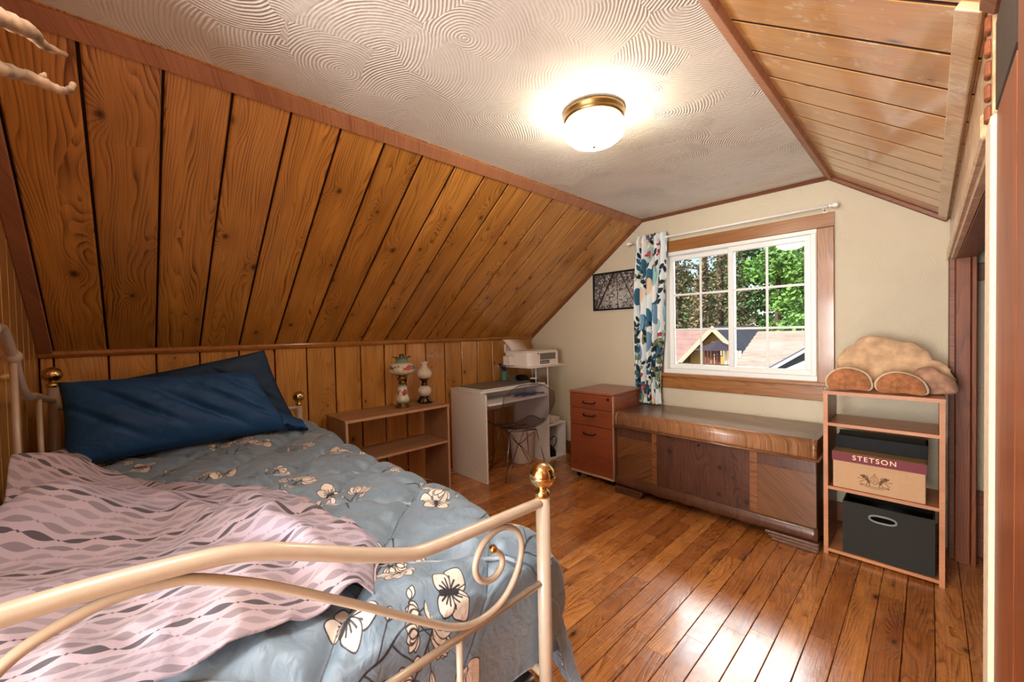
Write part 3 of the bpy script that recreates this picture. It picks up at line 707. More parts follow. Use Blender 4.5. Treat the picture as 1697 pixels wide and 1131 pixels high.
# ---- left slope
sl = Vector((XS1 - XK, 0, ZC - ZK)); SL = sl.length; sl.normalize()
nrm_in = Vector((0, 1, 0)).cross(sl)                      # points down into the room
if nrm_in.z > 0: nrm_in = -nrm_in
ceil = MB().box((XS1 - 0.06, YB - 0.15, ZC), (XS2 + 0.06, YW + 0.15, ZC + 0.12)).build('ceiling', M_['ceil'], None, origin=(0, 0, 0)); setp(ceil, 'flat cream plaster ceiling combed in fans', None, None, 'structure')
sp = MB(); q0 = Vector((XK, 0, ZK)) - nrm_in * 0.018; q1 = q0 + sl * (SL + 0.05); q0 = q0 - sl * 0.002
sp.prism([(q0.x, q0.z), (q1.x, q1.z), ((q1 - nrm_in * .12).x, (q1 - nrm_in * .12).z), ((q0 - nrm_in * .12).x, (q0 - nrm_in * .12).z)], 1, YB - 0.15, YW + 0.15)
sp.box((XK - 0.35, YB - 0.15, ZK - 0.10), (XK - 0.019, YW + 0.15, ZK + 0.10)).box((XS1 - .2, YB - .15, ZC + .1), (XR + .3, YW + .15, ZC + .2))  # unseen outer blocks added to stop sun leaking in
slope_l = sp.build('ceiling_slope', M_['pine_back'], None, origin=(0, 0, 0)); setp(slope_l, 'steep left ceiling slope of wide knotty pine boards', None, None, 'structure')
tops = [(-0.257, -0.252), (-0.066, -0.075), (0.122, 0.118), (0.315, 0.308), (0.51, 0.50), (0.707, 0.692), (0.902, 0.89), (1.093, 1.09), (1.282, 1.285), (1.472, 1.49), (1.658, 1.675), (1.85, 1.88), (2.044, 2.085), (2.227, 2.285), (2.416, 2.47), (2.599, 2.65), (2.776, 2.82), (2.965, 2.99), (3.17, 3.17)]
ta = (-0.305, -0.305)
for tb in tops:
    w = tb[0] - ta[0]
    # dv must give du x dv = nrm_in
    dv = Vector((0, 1, 0)) if sl.cross(Vector((0, 1, 0))).dot(nrm_in) > 0 else Vector((0, -1, 0))
    y0 = ta[0] + 0.0045 if dv.y > 0 else tb[0] - 0.0045
    o = plank('slope_board', Vector((XK, y0, ZK)) - nrm_in * 0.018, sl, dv, SL, w - 0.009, 0.018, M_['pine'], slope_l, 0.005, side=M_['groove'])
    # each board tapers a little, as measured
    d0, d1 = (ta[1] - ta[0], tb[1] - tb[0]) if dv.y > 0 else (-(tb[1] - tb[0]), -(ta[1] - ta[0]))
    for v in o.data.vertices:
        if v.co.x > 0.5: v.co.y += d0 + (d1 - d0) * (v.co.y / w)
    ta = tb

# ---- right slope
s2 = Vector((XR - XS2, 0, ZR - ZC)); S2L = s2.length; s2.normalize()
n2 = Vector((-s2.z, 0, s2.x)); n2 = -n2 if n2.z > 0 else n2
r0 = Vector((XS2, 0, ZC)) - n2 * 0.018; r1 = r0 + s2 * (S2L + 0.02); r0 = r0 - s2 * 0.02
slope_r = MB().prism([(r0.x, r0.z), (r1.x, r1.z), ((r1 - n2 * .1).x, (r1 - n2 * .1).z), ((r0 - n2 * .1).x, (r0 - n2 * .1).z)], 1, YB - 0.15, YW + 0.15).build('ceiling_slope', M_['pine_back'], None, origin=(0, 0, 0))
setp(slope_r, 'short right ceiling slope of scuffed pine boards over the closet', None, None, 'structure')
rs = [-0.305, -0.05, 0.145, 0.34, 0.535, 0.73, 0.925, 1.12, 1.318, 1.51, 1.707, 1.903, 2.098, 2.290, 2.477, 2.662, 2.832, 3.0, 3.17]
for a, b in zip(rs[:-1], rs[1:]):
    dv = Vector((0, 1, 0)) if s2.cross(Vector((0, 1, 0))).dot(n2) > 0 else Vector((0, -1, 0))
    y0 = a + 0.007 if dv.y > 0 else b - 0.007
    plank('slope_board', Vector((XS2, y0, ZC)) - n2 * 0.018, s2, dv, S2L, b - a - 0.014, 0.018, M_['pine_right'], slope_r, 0.0015, side=M_['groove_dk'])

# ---- window wall (far gable), plastered, with the window hole
WX0, WX1, WZ0, WZ1 = -1.500, -0.497, 0.868, 1.828
we = MB()
we.prism([(XK, -0.02), (WX0, -0.02), (WX0, 2.3), (XS1 - .1, 2.3), (XS1, ZC), (XK, ZK)], 1, YW, YW + 0.13)
we.prism([(WX1, -0.02), (1.7, -0.02), (1.7, 2.3), (WX1, 2.3)], 1, YW, YW + 0.13)
we.box((WX0, YW, -0.02), (WX1, YW + 0.13, WZ0)); we.box((WX0, YW, WZ1), (WX1, YW + 0.13, 2.3))
we.box((XK - .2, YW + 0.005, -0.02), (XK + 0.02, YW + 0.13, 2.3)); we.prism([(XK, ZK), (XS1 - .1, 2.3), (XK, 2.3)], 1, YW + 0.005, YW + 0.13)
wall_w = we.build('wall_far', M_['wall'], None, origin=(0, 0, 0)); setp(wall_w, 'cream trowelled plaster gable wall around the window', None, None, 'structure')

# ---- back wall behind the bed head, upright boards, and the opening behind the photographer, widened for the fill lamp
wb = MB().box((XK - .1, YB - 0.14, -0.02), (-1.15, YB - 0.018, 2.3)).box((-1.15, YB - 0.14, 2.10), (0.7, YB - 0.018, 2.3))
wall_b = wb.build('wall_back', M_['pine_back'], None, origin=(0, 0, 0)); setp(wall_b, 'narrow upright pine boards of the wall at the bed head corner', None, None, 'structure')
x = XK
while x < -1.17:
    w = 0.125; w = min(w, -1.15 - x)
    hz = min(ZC, ZK + (x + w / 2 - XK) * (ZC - ZK) / (XS1 - XK)) - 0.004
    plank('wall_board', (x + 0.003, YB - 0.018, 0), (0, 0, 1), (1, 0, 0), hz + .05 if x < XS1 else ZC, w - 0.006, 0.018, M_['pine_knee'], wall_b, 0.003)
    x += w
hallw = MB().box((-1.45, -3.2, -0.02), (-1.32, YB - 0.14, 2.3)).box((1.0, -3.2, -0.02), (1.15, 1.0, 2.3)).box((-1.45, -3.3, -0.02), (1.15, -3.2, 2.3)).box((-1.45, -3.3, 2.3), (1.15, YB - .15, 2.4)).build('wall_hall', M_['wall'], None, origin=(0, 0, 0))
setp(hallw, 'plain walls of the hall behind the photographer', None, None, 'structure')

# ---- right wall: near boards, closet opening with header, far jamb, closet interior
wr = empty('wall_right', (0, 0, 0), 'closet wall of stained boards with an open doorway', None, None, 'structure')
ZH = 1.56
MB().box((XR + 0.018, 1.0, ZH), (XR + 0.09, YW, 2.25)).build('header_core', M_['near_black'], wr)
plank('header_board', (XR + 0.018, 1.10, ZH), (0, 1, 0), (0, 0, 1), YW - 1.10, ZR - ZH + 0.02, 0.018, M_['header'], wr, 0.003).matrix_local = Matrix.Translation((XR, 1.10, ZR + .0)) @ Matrix(((0, 0, 1), (1, 0, 0), (0, -1, 0))).transposed().transposed().to_4x4()
hb = [c for c in wr.children if c.name.startswith('header_board')][0]
hb.matrix_local = Matrix.Translation((XR + 0.018, 1.10, ZR)) @ Matrix(((0, 0, -1), (1, 0, 0), (0, -1, 0))).to_4x4()
MB().box((XR - 0.012, 1.12, ZH - 0.012), (XR + 0.02, YW - 0.002, ZH + 0.035), 0.004).build('header_casing', M_['header'], wr)
MB().box((XR + 0.02, 1.12, ZH - 0.02), (XR + 0.09, YW - 0.1, ZH - 0.001), 0.002).build('head_jamb', M_['trim_dk'], wr)
# near boards, seen almost edge-on
MB().box((XR - 0.008, 1.000, -0.0), (XR + 0.03, 1.088, ZH - 0.01), 0.004).build('door_edge', M_['worn_white'], wr)['label'] = 'board edge with rubbed off pale paint'
plank('jamb_board', (XR + 0.018, 0.786, 0), (0, 0, 1), (0, 1, 0), ZH - 0.012, 0.212, 0.02, M_['red_board'], wr, 0.003)
plank('wall_board', (XR + 0.018, 0.582, 0), (0, 0, 1), (0, 1, 0), 1.695, 0.20, 0.02, M_['red_board'], wr, 0.003)
yy_ = 0.385
while yy_ > -0.30:
    plank('wall_board', (XR + 0.018, yy_, 0), (0, 0, 1), (0, 1, 0), 1.695, 0.19, 0.02, M_['red_board'], wr, 0.003); yy_ -= 0.194
MB().box((XR + 0.03, YB, -0.02), (XR + 0.1, 1.05, 2.2)).build('wall_core', M_['near_black'], wr)
MB().box((XR - 0.002, 0.79, ZH - 0.004), (XR + 0.035, 1.02, 1.70), 0.004).build('dark_panel', M_['near_black'], wr)['label'] = 'near-black board above the jamb'
MB().box((XR - 0.02, -0.2, 1.705), (XR + 0.03, 1.02, 1.80), 0.015).build('header_beam', M_['trim_dk'], wr)
for k in range(5):
    z = 1.556 + k * 0.037
    MB().box((XR - 0.011, 1.050 + 0.004 * (k % 2), z), (XR - 0.002, 1.075, z + 0.026), 0.003).build('wood_block', M_['red_board'], wr)
MB().box((XR - 0.004, 1.03, ZH - 0.004), (XR + 0.03, 1.13, 1.78), 0.004).build('block_backing', M_['header'], wr)
# far jamb
MB().box((XR - 0.006, 3.035, 0), (XR + 0.016, YW - 0.003, ZH - 0.012), 0.003).build('casing', M_['trim_dk'], wr)
plank('jamb_board', (XR + 0.068, 3.05, 0), (0, 0, 1), (-1, 0, 0), ZH - 0.02, 0.052, 0.03, M_['red_board'], wr, 0.003)
plank('jamb_board', (XR + 0.088, 3.05, 0), (0, 0, 1), (-1, 0, 0), ZH - 0.02, 0.018, 0.04, M_['red_board'], wr, 0.003)
for o in wr.children:
    pass
MB().box((XR + 0.04, YW - 0.018, 0), (1.69, YW - 0.001, 0.345), 0.002).build('closet_wainscot', M_['trim_dk'], wr)
MB().box((XR + 0.04, YW - 0.03, 1.43), (1.69, YW - 0.001, 1.52), 0.002).build('closet_rail', M_['trim_dk'], wr)
MB().box((1.6, 1.0, -0.02), (1.7, YW, 2.3)).box((XR + .03, 1.0, -.02), (1.7, 1.06, 2.3)).box((XR + .03, 1.0, 2.2), (1.7, YW, 2.3)).build('closet_shell', M_['wall'], wr)
# something blue hanging in the closet
g = MB(); gp = [(0.14, 2.6), (0.30, 2.66), (0.36, 3.0), (0.2, 3.08), (0.13, 2.9)]
prof = cr([(a, b, 0) for a, b in gp], 5, True)
vs = []; fs = []
NZ = 10; NP = len(prof)
for i in range(NZ):
    z = 1.2 + i * 0.075; s_ = 0.75 + 0.25 * math.sin(i / NZ * 3.0)
    for k, p in enumerate(prof):
        c = Vector((0.24, 2.85, 0)); d = (p - c) * s_ * (1 + 0.08 * math.sin(k * 1.7 + i)); vs.append((c.x + d.x + .06, c.y + d.y, z))
for i in range(NZ - 1):
    for k in range(NP): fs.append((i * NP + k, i * NP + (k + 1) % NP, (i + 1) * NP + (k + 1) % NP, (i + 1) * NP + k))
fs.append(tuple(range(NP))); fs.append(tuple((NZ - 1) * NP + k for k in range(NP)))
garment = MB().add(vs, fs, 0, True).tube([(0.3, 2.85, 1.87), (0.3, 2.85, 1.95), (0.32, 2.85, 1.97)], 0.004).build('hanging_coat', M_['navy'])
setp(garment, 'dark blue coat hanging in the shadow of the closet', 'coat')
crod = MB().tube([(0.31, 1.07, 1.955), (0.31, YW - .002, 1.955)], 0.012).build('closet_rod', M_['trim_dk'], wr)

# ---- trims
def trim(n_, poly, axis, a, b, mat, label):
    o = MB().prism(poly, axis, a, b).build('trim_%d' % n_, mat, None, bevel=0.003); setp(o, label, None, None, 'structure'); return o
def slope_pts(c, d, nn, u0, u1, t0, t1):
    P = [c + d * u0 + nn * t0, c + d * u1 + nn * t0, c + d * u1 + nn * t1, c + d * u0 + nn * t1]
    return [(p.x, p.z) for p in P]
cL = Vector((XK, 0, ZK)); cR = Vector((XS2, 0, ZC))
trim(1, slope_pts(cL, sl, nrm_in, SL - 0.066, SL - 0.004, 0.0, 0.014), 1, YB, YW, M_['trim'], 'reddish flat trim where the left slope meets the ceiling')
trim(2, [(XK, ZK - 0.02), (XK + 0.02, ZK - 0.018), (XK + 0.026, ZK - 0.004), (XK + 0.026, ZK + 0.010), (XK + 0.014, ZK + 0.018), (XK, ZK + 0.018)], 1, YB, YW, M_['rail'], 'rounded honey coloured rail along the top of the knee wall')
# corner trim up the slope against the back wall
tb_ = MB(); p0 = cL + sl * 0.01; tbv = []
M4 = Matrix((sl, Vector((0, 1, 0)), nrm_in)).transposed().to_4x4(); M4.translation = Vector((XK, YB, ZK))
tb_.box((0.0, 0.0, 0.0), (SL, 0.05, 0.016), 0.003, M=M4); o = tb_.build('trim_3', M_['trim']); setp(o, 'dusty reddish trim climbing the slope at the back corner', None, None, 'structure')
M5 = M4.copy(); M5.translation = Vector((XK, YW - 0.018, ZK))
o = MB().box((0.0, 0.0, 0.0), (SL, 0.018, 0.022), 0.003, M=M5).build('trim_4', M_['trim_dk']); setp(o, 'thin dark trim along the left slope on the window wall', None, None, 'structure')
trim(5, [(YW - 0.02, ZC - 0.026), (YW, ZC - 0.026), (YW, ZC), (YW - 0.008, ZC)], 0, XS1, XS2, M_['trim_dk'], 'dark strip between ceiling and window wall')
M6 = Matrix((s2, Vector((0, 1, 0)), n2)).transposed().to_4x4(); M6.translation = Vector((XS2, YW - 0.02, ZC))
o = MB().box((0.0, 0.0, 0.0), (S2L, 0.02, 0.024), 0.004, M=M6).build('trim_6', M_['trim_dk']); setp(o, 'dark strip along the right slope on the window wall', None, None, 'structure')
trim(7, slope_pts(cR, s2, n2, -0.012, 0.030, -0.004, 0.020), 1, YB, YW, M_['trim'], 'rounded pale trim where the right slope meets the ceiling')
trim(8, slope_pts(cR, s2, n2, S2L - 0.045, S2L - 0.004, 0.0, 0.016), 1, 1.1, YW, M_['header'], 'worn trim along the foot of the right slope')
bbf = MB().box((XK + .001, YW - 0.016, 0), (XR - .02, YW - 0.001, 0.12), 0.003).build('baseboard_far', M_['trim_dk']); setp(bbf, 'dark baseboard under the window wall', None, None, 'structure')

# ---- window
win = empty('window_1', (0, YW, 0), 'white sliding window in a varnished wood casing', None, None, 'structure')
def wbx(name, a, b, m, parent=win, bev=0.003): return MB().box(a, b, bev).build(name, m, parent)
yf_ = YW - 0.022
plank('head_casing', (-1.62, YW - 0.0005, WZ1 + 0.0), (1, 0, 0), (0, 0, 1), 1.62 - 0.405, 0.088, 0.022, M_['casing'], win, 0.004)
plank('side_casing', (-0.405, YW - 0.0005, WZ0 - 0.03), (0, 0, 1), (-1, 0, 0), WZ1 - WZ0 + 0.025, 0.086, 0.024, M_['casing'], win, 0.004)
plank('side_casing', (-1.508, YW - 0.0005, WZ0 - 0.03), (0, 0, 1), (-1, 0, 0), WZ1 - WZ0 + 0.025, 0.086, 0.024, M_['casing'], win, 0.004)
MB().box((-1.66, YW - 0.05, WZ0 - 0.032), (-0.43, YW + 0.02, WZ0 - 0.006), 0.005).build('stool', M_['casing'], win)
plank('apron', (-1.63, YW - 0.0005, WZ0 - 0.128), (1, 0, 0), (0, 0, 1), 1.63 - 0.463, 0.096, 0.016, M_['casing'], win, 0.004)
# outer vinyl frame
fy0, fy1 = YW - 0.012, YW + 0.10
fr = MB()
fr.box((WX0 - .003, fy0, WZ0 - .006), (WX1 + .004, fy1, WZ0 + 0.028), .003); fr.box((WX0 - .003, fy0, WZ1 - 0.026), (WX1 + .004, fy1, WZ1 + .003), .003)
fr.box((WX0, fy0 + .001, WZ0 + .027), (WX0 + 0.026, fy1, WZ1 - .025), .003); fr.box((WX1 - 0.03, fy0 + .001, WZ0 + .027), (WX1, fy1, WZ1 - .025), .003)
fr.build('window_frame', M_['vinyl'], win)
def sash(x0, x1, z0, z1, y, cols, label):
    s = MB(); w = 0.036
    s.box((x0, y, z0), (x1, y + .03, z0 + w), .003); s.box((x0, y, z1 - w), (x1, y + .03, z1), .003)
    s.box((x0, y, z0 + w), (x0 + w, y + .03, z1 - w), .003); s.box((x1 - w, y, z0 + w), (x1, y + .03, z1 - w), .003)
    so = s.build('sash', M_['vinyl'], win); so['label'] = label
    MB().box((x0 + w - .004, y + .012, z0 + w - .004), (x1 - w + .004, y + .016, z1 - w + .004)).build('pane', M_['pane'], so)
    gx0, gx1, gz0, gz1 = x0 + w, x1 - w, z0 + w, z1 - w
    for i in range(1, cols):
        xx = gx0 + (gx1 - gx0) * i / cols; MB().box((xx - .008, y + .006, gz0), (xx + .008, y + .011, gz1), .001).build('muntin', M_['vinyl'], so)
    for j in (1, 2):
        zz = gz0 + (gz1 - gz0) * j / 3; MB().box((gx0, y + .005, zz - .008), (gx1, y + .0125, zz + .008), .001).build('muntin', M_['vinyl'], so)
sash(WX0 + .026, -0.985, WZ0 + .028, WZ1 - .026, YW + 0.045, 2, 'left sash, set back behind the other')
sash(-1.020, WX1 - .030, WZ0 + .028, WZ1 - .026, YW + 0.008, 2, 'right sash, in front of the other')
# ================================================================== CEILING LIGHT
L0 = Vector((-0.985, 1.455, ZC))
cl = empty('ceiling_light', L0, 'round milk glass ceiling light with antique brass pan', 'light fixture')
MB().lathe([(0.02, 0), (0.118, 0), (0.128, -0.006), (0.130, -0.018), (0.124, -0.024), (0.126, -0.036), (0.121, -0.046), (0.112, -0.048), (0.10, -0.046), (0.0001, -0.040)], L0, 40).build('pan', M_['brass_old'], cl)
m_dome = simple('lit_milk_glass', (0.9, 0.88, 0.84, 1), 0.2, emis=(1.0, 0.86, 0.66, 1), es=27.0)
MB().lathe([(0.106, -0.047), (0.121, -0.052), (0.130, -0.066), (0.130, -0.082), (0.120, -0.104), (0.098, -0.124), (0.066, -0.138), (0.03, -0.144), (0.0001, -0.145)], L0, 40).build('glass_shade', m_dome, cl)
MB().lathe([(0.0001, -0.155), (0.006, -0.153), (0.008, -0.148), (0.006, -0.144), (0.0001, -0.143)], L0, 12).build('finial', M_['brass_old'], cl)

# ================================================================== DAYBED
XF, XH, YFb, YBk = -0.71, -2.78, 0.783, -0.245
bed = empty('daybed', (-1.74, 0.27, 0), 'cream enamelled metal daybed with brass ball finials and scrolled ends', 'bed')
cm, br_ = M_['cream_metal'], M_['brass']
def post(x, y, zt, name='post'):
    o = MB().tube([(x, y, 0.0), (x, y, zt)], 0.0185, 16).build(name, cm, bed)
    f = MB().lathe([(0.0185, 0), (0.020, 0.004), (0.0205, 0.014), (0.016, 0.019), (0.0125, 0.022), (0.0125, 0.026)], (x, y, zt - 0.008), 20).sphere((x, y, zt + 0.050), 0.0345, 28, 18)
    f.lathe([(0.0346, -0.002), (0.0356, 0), (0.0346, 0.002)], (x, y, zt + 0.046), 28)
    f.build('ball_finial', br_, o)
    return o
for x_, zb in ((XF, 1.02), (XH, 1.02)):
    post(x_, YFb, 0.790); post(x_, YBk, zb)
def arm(x):
    rail = cr([(x, .783, .770), (x, .62, .774), (x, .49, .777), (x, .43, .780), (x, .385, .788), (x, .296, .823), (x, .197, .868), (x, .14, .892), (x, .09, .905), (x, .02, .913), (x, -.06, .918), (x, -.15, .918), (x, -.245, .915)], 5)
    MB().tube(rail, 0.0135, 14).build('top_rail', cm, bed)
    MB().tube([(x, .783, .556), (x, -.245, .556)], 0.0085, 10).build('cross_bar', cm, bed)
    MB().tube([(x, .783, .27), (x, -.245, .27)], 0.012, 10).build('side_rail', cm, bed)
    sc = cr([(x, -.245, .70), (x, -.16, .80), (x, -.11, .862), (x, -.065, .886), (x, -.014, .897), (x, .03, .893), (x, .064, .883), (x, .129, .847), (x, .177, .815), (x, .293, .731), (x, .415, .639), (x, .475, .596), (x, .519, .574), (x, .555, .565), (x, .60, .566), (x, .64, .58), (x, .675, .612), (x, .696, .655), (x, .70, .695), (x, .683, .728), (x, .65, .748), (x, .614, .750), (x, .58, .737), (x, .558, .710), (x, .553, .682), (x, .565, .657), (x, .59, .643), (x, .617, .646), (x, .634, .664), (x, .632, .686), (x, .612, .706)], 5)
    s_ = MB().tube(sc, 0.0075, 10).build('scroll', cm, bed)
    MB().sphere((x, .607, .711), 0.0105, 14, 10).build('scroll_ball', br_, s_)
    for yb_ in (.504, .25, 0.0):
        MB().tube([(x, yb_, .27), (x, yb_, .556)], 0.0075, 10).build('spindle', cm, bed)
arm(XF); arm(XH)
# back panel: cambered rail with spindles
cx = -1.745
bk = []
half = [(0, 1.262), (.05, 1.256), (.105, 1.222), (.17, 1.178), (.235, 1.115), (.31, 1.063), (.40, 1.032), (.545, 1.022), (.75, .99), (1.035, .95)]
P = [(cx - a, YBk, z) for a, z in half[::-1]] + [(cx + a, YBk, z) for a, z in half[1:]]
MB().tube(cr(P, 5), 0.0125, 12).build('back_rail', cm, bed)
for a, z in ((-.17, 1.178), (.17, 1.178), (-.62, 1.01), (.62, 1.01)):
    MB().tube([(cx + a, YBk, .40), (cx + a, YBk, z)], 0.0085, 10).build('spindle', cm, bed)
for s_ in (-1, 1): MB().sphere((cx + s_ * .17, YBk, 1.178), .021, 14, 10).build('weld_knob', cm, bed)
MB().tube([(XH, YBk, .40), (XF, YBk, .40)], 0.012, 10).build('back_bar', cm, bed)
MB().tube([(XH, YFb, .30), (XF, YFb, .30)], 0.012, 10).build('front_bar', cm, bed)
MB().box((XH + .02, YBk + .02, .27), (XF - .02, YFb - .02, .30), .004).build('link_deck', M_['chrome'], bed)
mt = MB().box((XH + .03, YBk + .03, .302), (XF - .09, YFb - .02, .52), .04).build('mattress', M_['mattress'])
setp(mt, 'white mattress hidden under the blue comforter on the daybed', 'mattress')

# ================================================================== COMFORTER
def sstep(a, b, x):
    t = max(0.0, min(1.0, (x - a) / (b - a))); return t * t * (3 - 2 * t)
def nz(x, y, z=0.0): return mnoise.noise(Vector((x, y, z)))
def seam(d, w=0.02):  # 0 on the seam, 1 between
    return 1 - math.exp(-(d / w) ** 2)
def quilt(x, y):
    a = (x * 0.70 + y * 0.714) / 0.285        # seams of one family
    b = (x * 0.80 - y * 0.60) / 0.33
    da = abs(a - round(a)) * 0.285; db = abs(b - round(b)) * 0.33
    return da, db
def comf_top(x, y):
    z = 0.632 + 0.03 * sstep(-2.2, -2.7, x) - 0.02 * sstep(-1.2, -.8, x)
    z += 0.018 * nz(x * 1.7, y * 1.7, 1.0) + 0.010 * nz(x * 4.5, y * 4.5, 2.0)
    return z
NXC, NTC = 340, 290
def section(t, x):
    """t: arc length across the bed; returns y, z, weight of the side flap"""
    flat = 0.98                                  # from the back (-0.24) to the front edge
    if t <= flat:
        return -0.235 + t, comf_top(x, -0.235 + t), 0.0
    R = 0.13; arc = R * 1.35; u = t - flat
    if u <= arc:
        th = u / R
        return 0.745 + R * math.sin(th), comf_top(x, 0.745) - R * (1 - math.cos(th)), u / arc
    th = 1.35; v = u - arc
    return 0.745 + R * math.sin(th) + v * 0.20, comf_top(x, .745) - R * (1 - math.cos(th)) - v * 0.97, 1.0 + v
vs = []; uvs = []
TMAX = 0.98 + 0.13 * 1.35 + 0.44
for j in range(NTC + 1):
    t = TMAX * j / NTC
    for i in range(NXC + 1):
        s = i / NXC
        x = -2.735 + (2.735 - 0.750) * min(1.0, s / 0.90)
        drop = max(0.0, (s - 0.90) / 0.10)
        y, z, w = section(t, x)
        u_ = x + 2.735 + drop * 0.22
        da, db = quilt(u_, t)
        puff = 0.020 * seam(da, .045) * seam(db, .05) + 0.018 * seam(da, .013) * seam(db, .013)
        wr = 0.010 * abs(nz(u_ * 7 + t * 3, t * 5 - u_ * 2, 5.0)) + 0.010 * nz(u_ * 16, t * 13, 7) + 0.006 * (1 - abs(nz(u_ * 11 - t * 6, t * 9 + u_ * 4, 15)) * 2) * (1 if w < 1 else 1.4)
        # gathers pulled towards the seams
        wr += 0.007 * math.sin((u_ * 0.714 - t * 0.7) * 85 + 5 * nz(u_ * 4, t * 4, 3)) * math.exp(-(da / .06)) * (1 - math.exp(-(da / .008))) + 0.006 * math.sin((u_ * 0.6 + t * 0.8) * 80 + 5 * nz(u_ * 4, t * 4, 6)) * math.exp(-(db / .06)) * (1 - math.exp(-(db / .008)))
        end = sstep(-0.84, -0.750, x)
        if w < 1.0:
            nx_, ny_, nz_ = 0, math.sin(min(1.35, w * 1.35)) if w > 0 else 0, math.cos(min(1.35, w * 1.35)) if w > 0 else 1
            z += (puff + wr) * nz_; y += (puff + wr) * ny_
            z -= (0.045 * end * end + 0.30 * drop) * (1 - w * .2); x += 0.012 * math.sin(drop * math.pi)
        else:
            v = w - 1.0
            fold = 0.035 * math.sin(u_ * 21 + 2.5 * nz(u_ * 2, v * 2, 9)) * min(1, v * 3.2)
            y += puff * .7 + wr + fold + 0.02 * nz(u_ * 3, v * 4, 4)
            z = max(z - (0.045 * end * end + 0.10 * drop), 0.012 + .01 * abs(fold) * 10)
            x += (0.03 * end + 0.07 * drop) * min(1, v * 3.0); y -= 0.05 * drop
        if 0 < w < 1: x += 0.0
        if x < -2.5: y = min(y, 0.985)
        vs.append((x, y, z)); uvs.append((u_ / 2.1, t / 1.8))
fs = [(j * (NXC + 1) + i, j * (NXC + 1) + i + 1, (j + 1) * (NXC + 1) + i + 1, (j + 1) * (NXC + 1) + i) for j in range(NTC) for i in range(NXC)]
cf = MB().add(vs, fs, 0, True, uvs).build('comforter', M_['comforter'], None, fixn=False, solid=0.006)
setp(cf, 'puffy grey blue satin comforter printed with cream blossoms and butterflies', 'comforter')
# piping along one family of seams
CG = vs
def cpt(u_, t):
    fi = max(0, min(NXC - 1e-3, u_ / 1.985 * 0.90 * NXC)); fj = max(0, min(NTC - 1e-3, t / TMAX * NTC)); i = int(fi); j = int(fj); a = fi - i; b = fj - j
    g = lambda jj, ii: Vector(CG[jj * (NXC + 1) + ii])
    return g(j, i) * (1 - a) * (1 - b) + g(j, i + 1) * a * (1 - b) + g(j + 1, i) * (1 - a) * b + g(j + 1, i + 1) * a * b
for k in range(0, 12):
    pts = []
    # (u*0.80 - t*0.60)/0.33 = k - 3
    for q in range(0, 160):
        t = TMAX * q / 159; u_ = ((k - 3) * 0.33 + 0.60 * t) / 0.80
        if 0.02 < u_ < 1.97: pts.append(cpt(u_, t) + Vector((0, 0.002, 0.0065)))
    if len(pts) > 4: MB().tube(pts, 0.006, 6).build('piping', M_['piping'], cf)

# ================================================================== BLANKET
def bedge(x):
    """front edge of the blanket (y) for a given x"""
    K = [(-2.5, -0.14), (-2.3, -0.10), (-2.14, -0.02), (-1.9, 0.12), (-1.78, 0.19), (-1.6, 0.33), (-1.46, 0.40), (-1.2, 0.435), (-1.08, 0.455), (-0.98, 0.45), (-0.93, 0.415), (-0.88, 0.40), (-0.83, 0.385)]
    for (a, ya), (b, yb) in zip(K[:-1], K[1:]):
        if a <= x <= b: return ya + (yb - ya) * (x - a) / (b - a)
    return K[0][1] if x < K[0][0] else K[-1][1]
NBX, NBY = 200, 130
vs = []; uvs = []
for j in range(NBY + 1):
    for i in range(NBX + 1):
        x = -2.5 + (2.5 - 0.842) * i / NBX
        tt = j / NBY; ye = bedge(x) + 0.012 * math.sin(x * 17); y = -0.232 + (ye + 0.232) * tt
        base = comf_top(x, y)
        base = min(base, comf_top(x, y))
        edge = min(1.0, (1 - tt) * (ye + .232) / 0.035); edge = math.sqrt(max(0, edge))
        z = base + 0.034 + 0.016 * edge
        # big soft folds running diagonally and a rumpled heap towards the back corner
        f1 = nz(x * 2.2 + y * 1.5, y * 3.4 - x * 1.0, 11.0); f2 = nz(x * 5 - y * 2, y * 6 + x * 2, 12.0)
        z += edge * (0.045 * abs(f1) + 0.010 * (1 - abs(nz(x * 9 + y * 7, y * 4 - x * 5, 21)) * 3) + 0.018 * (1 - abs(f2) * 2) * .6 + 0.004 * nz(x * 22, y * 18, 2))
        ridge = math.exp(-((y - (0.05 + 0.45 * (x + 1.7))) / 0.05) ** 2) * sstep(-2.1, -1.6, x) * (1 - sstep(-1.3, -1.0, x)); z += .028 * ridge * edge
        ridge = math.exp(-((y - (0.28 + 0.10 * (x + 1.3))) / 0.035) ** 2) * sstep(-1.7, -1.4, x); z += .026 * ridge * edge
        heap = math.exp(-((x + 1.66) / 0.27) ** 2) * sstep(0.10, -0.18, y)
        z += heap * (0.135 + 0.05 * math.sin(x * 19 + y * 12) + 0.03 * nz(x * 8, y * 8, 8))
        z += 0.05 * sstep(0.05, -0.2, y) * (1 - sstep(-1.2, -.9, x))
        swirl = math.exp(-(((x + 1.95) / .30) ** 2 + ((y + .05) / .2) ** 2)) * 1.1
        ux, uy = x + 0.10 * swirl * math.sin(y * 12), y + 0.35 * swirl * math.sin((x + 1.9) * 5)
        # the pattern is tilted on the lower half, past a crease
        k = sstep(-1.25, -1.05, x + (y - .1) * .35); uy2 = uy + (ux + 1.1) * 0.22 * k; ux2 = ux - (uy - .1) * 0.30 * k
        vs.append((x, y, z)); uvs.append((ux2, uy2))
fs = [(j * (NBX + 1) + i, j * (NBX + 1) + i + 1, (j + 1) * (NBX + 1) + i + 1, (j + 1) * (NBX + 1) + i) for j in range(NBY) for i in range(NBX)]
bl = MB().add(vs, fs, 0, True, uvs).build('blanket', M_['blanket'], None, fixn=False, solid=0.005)
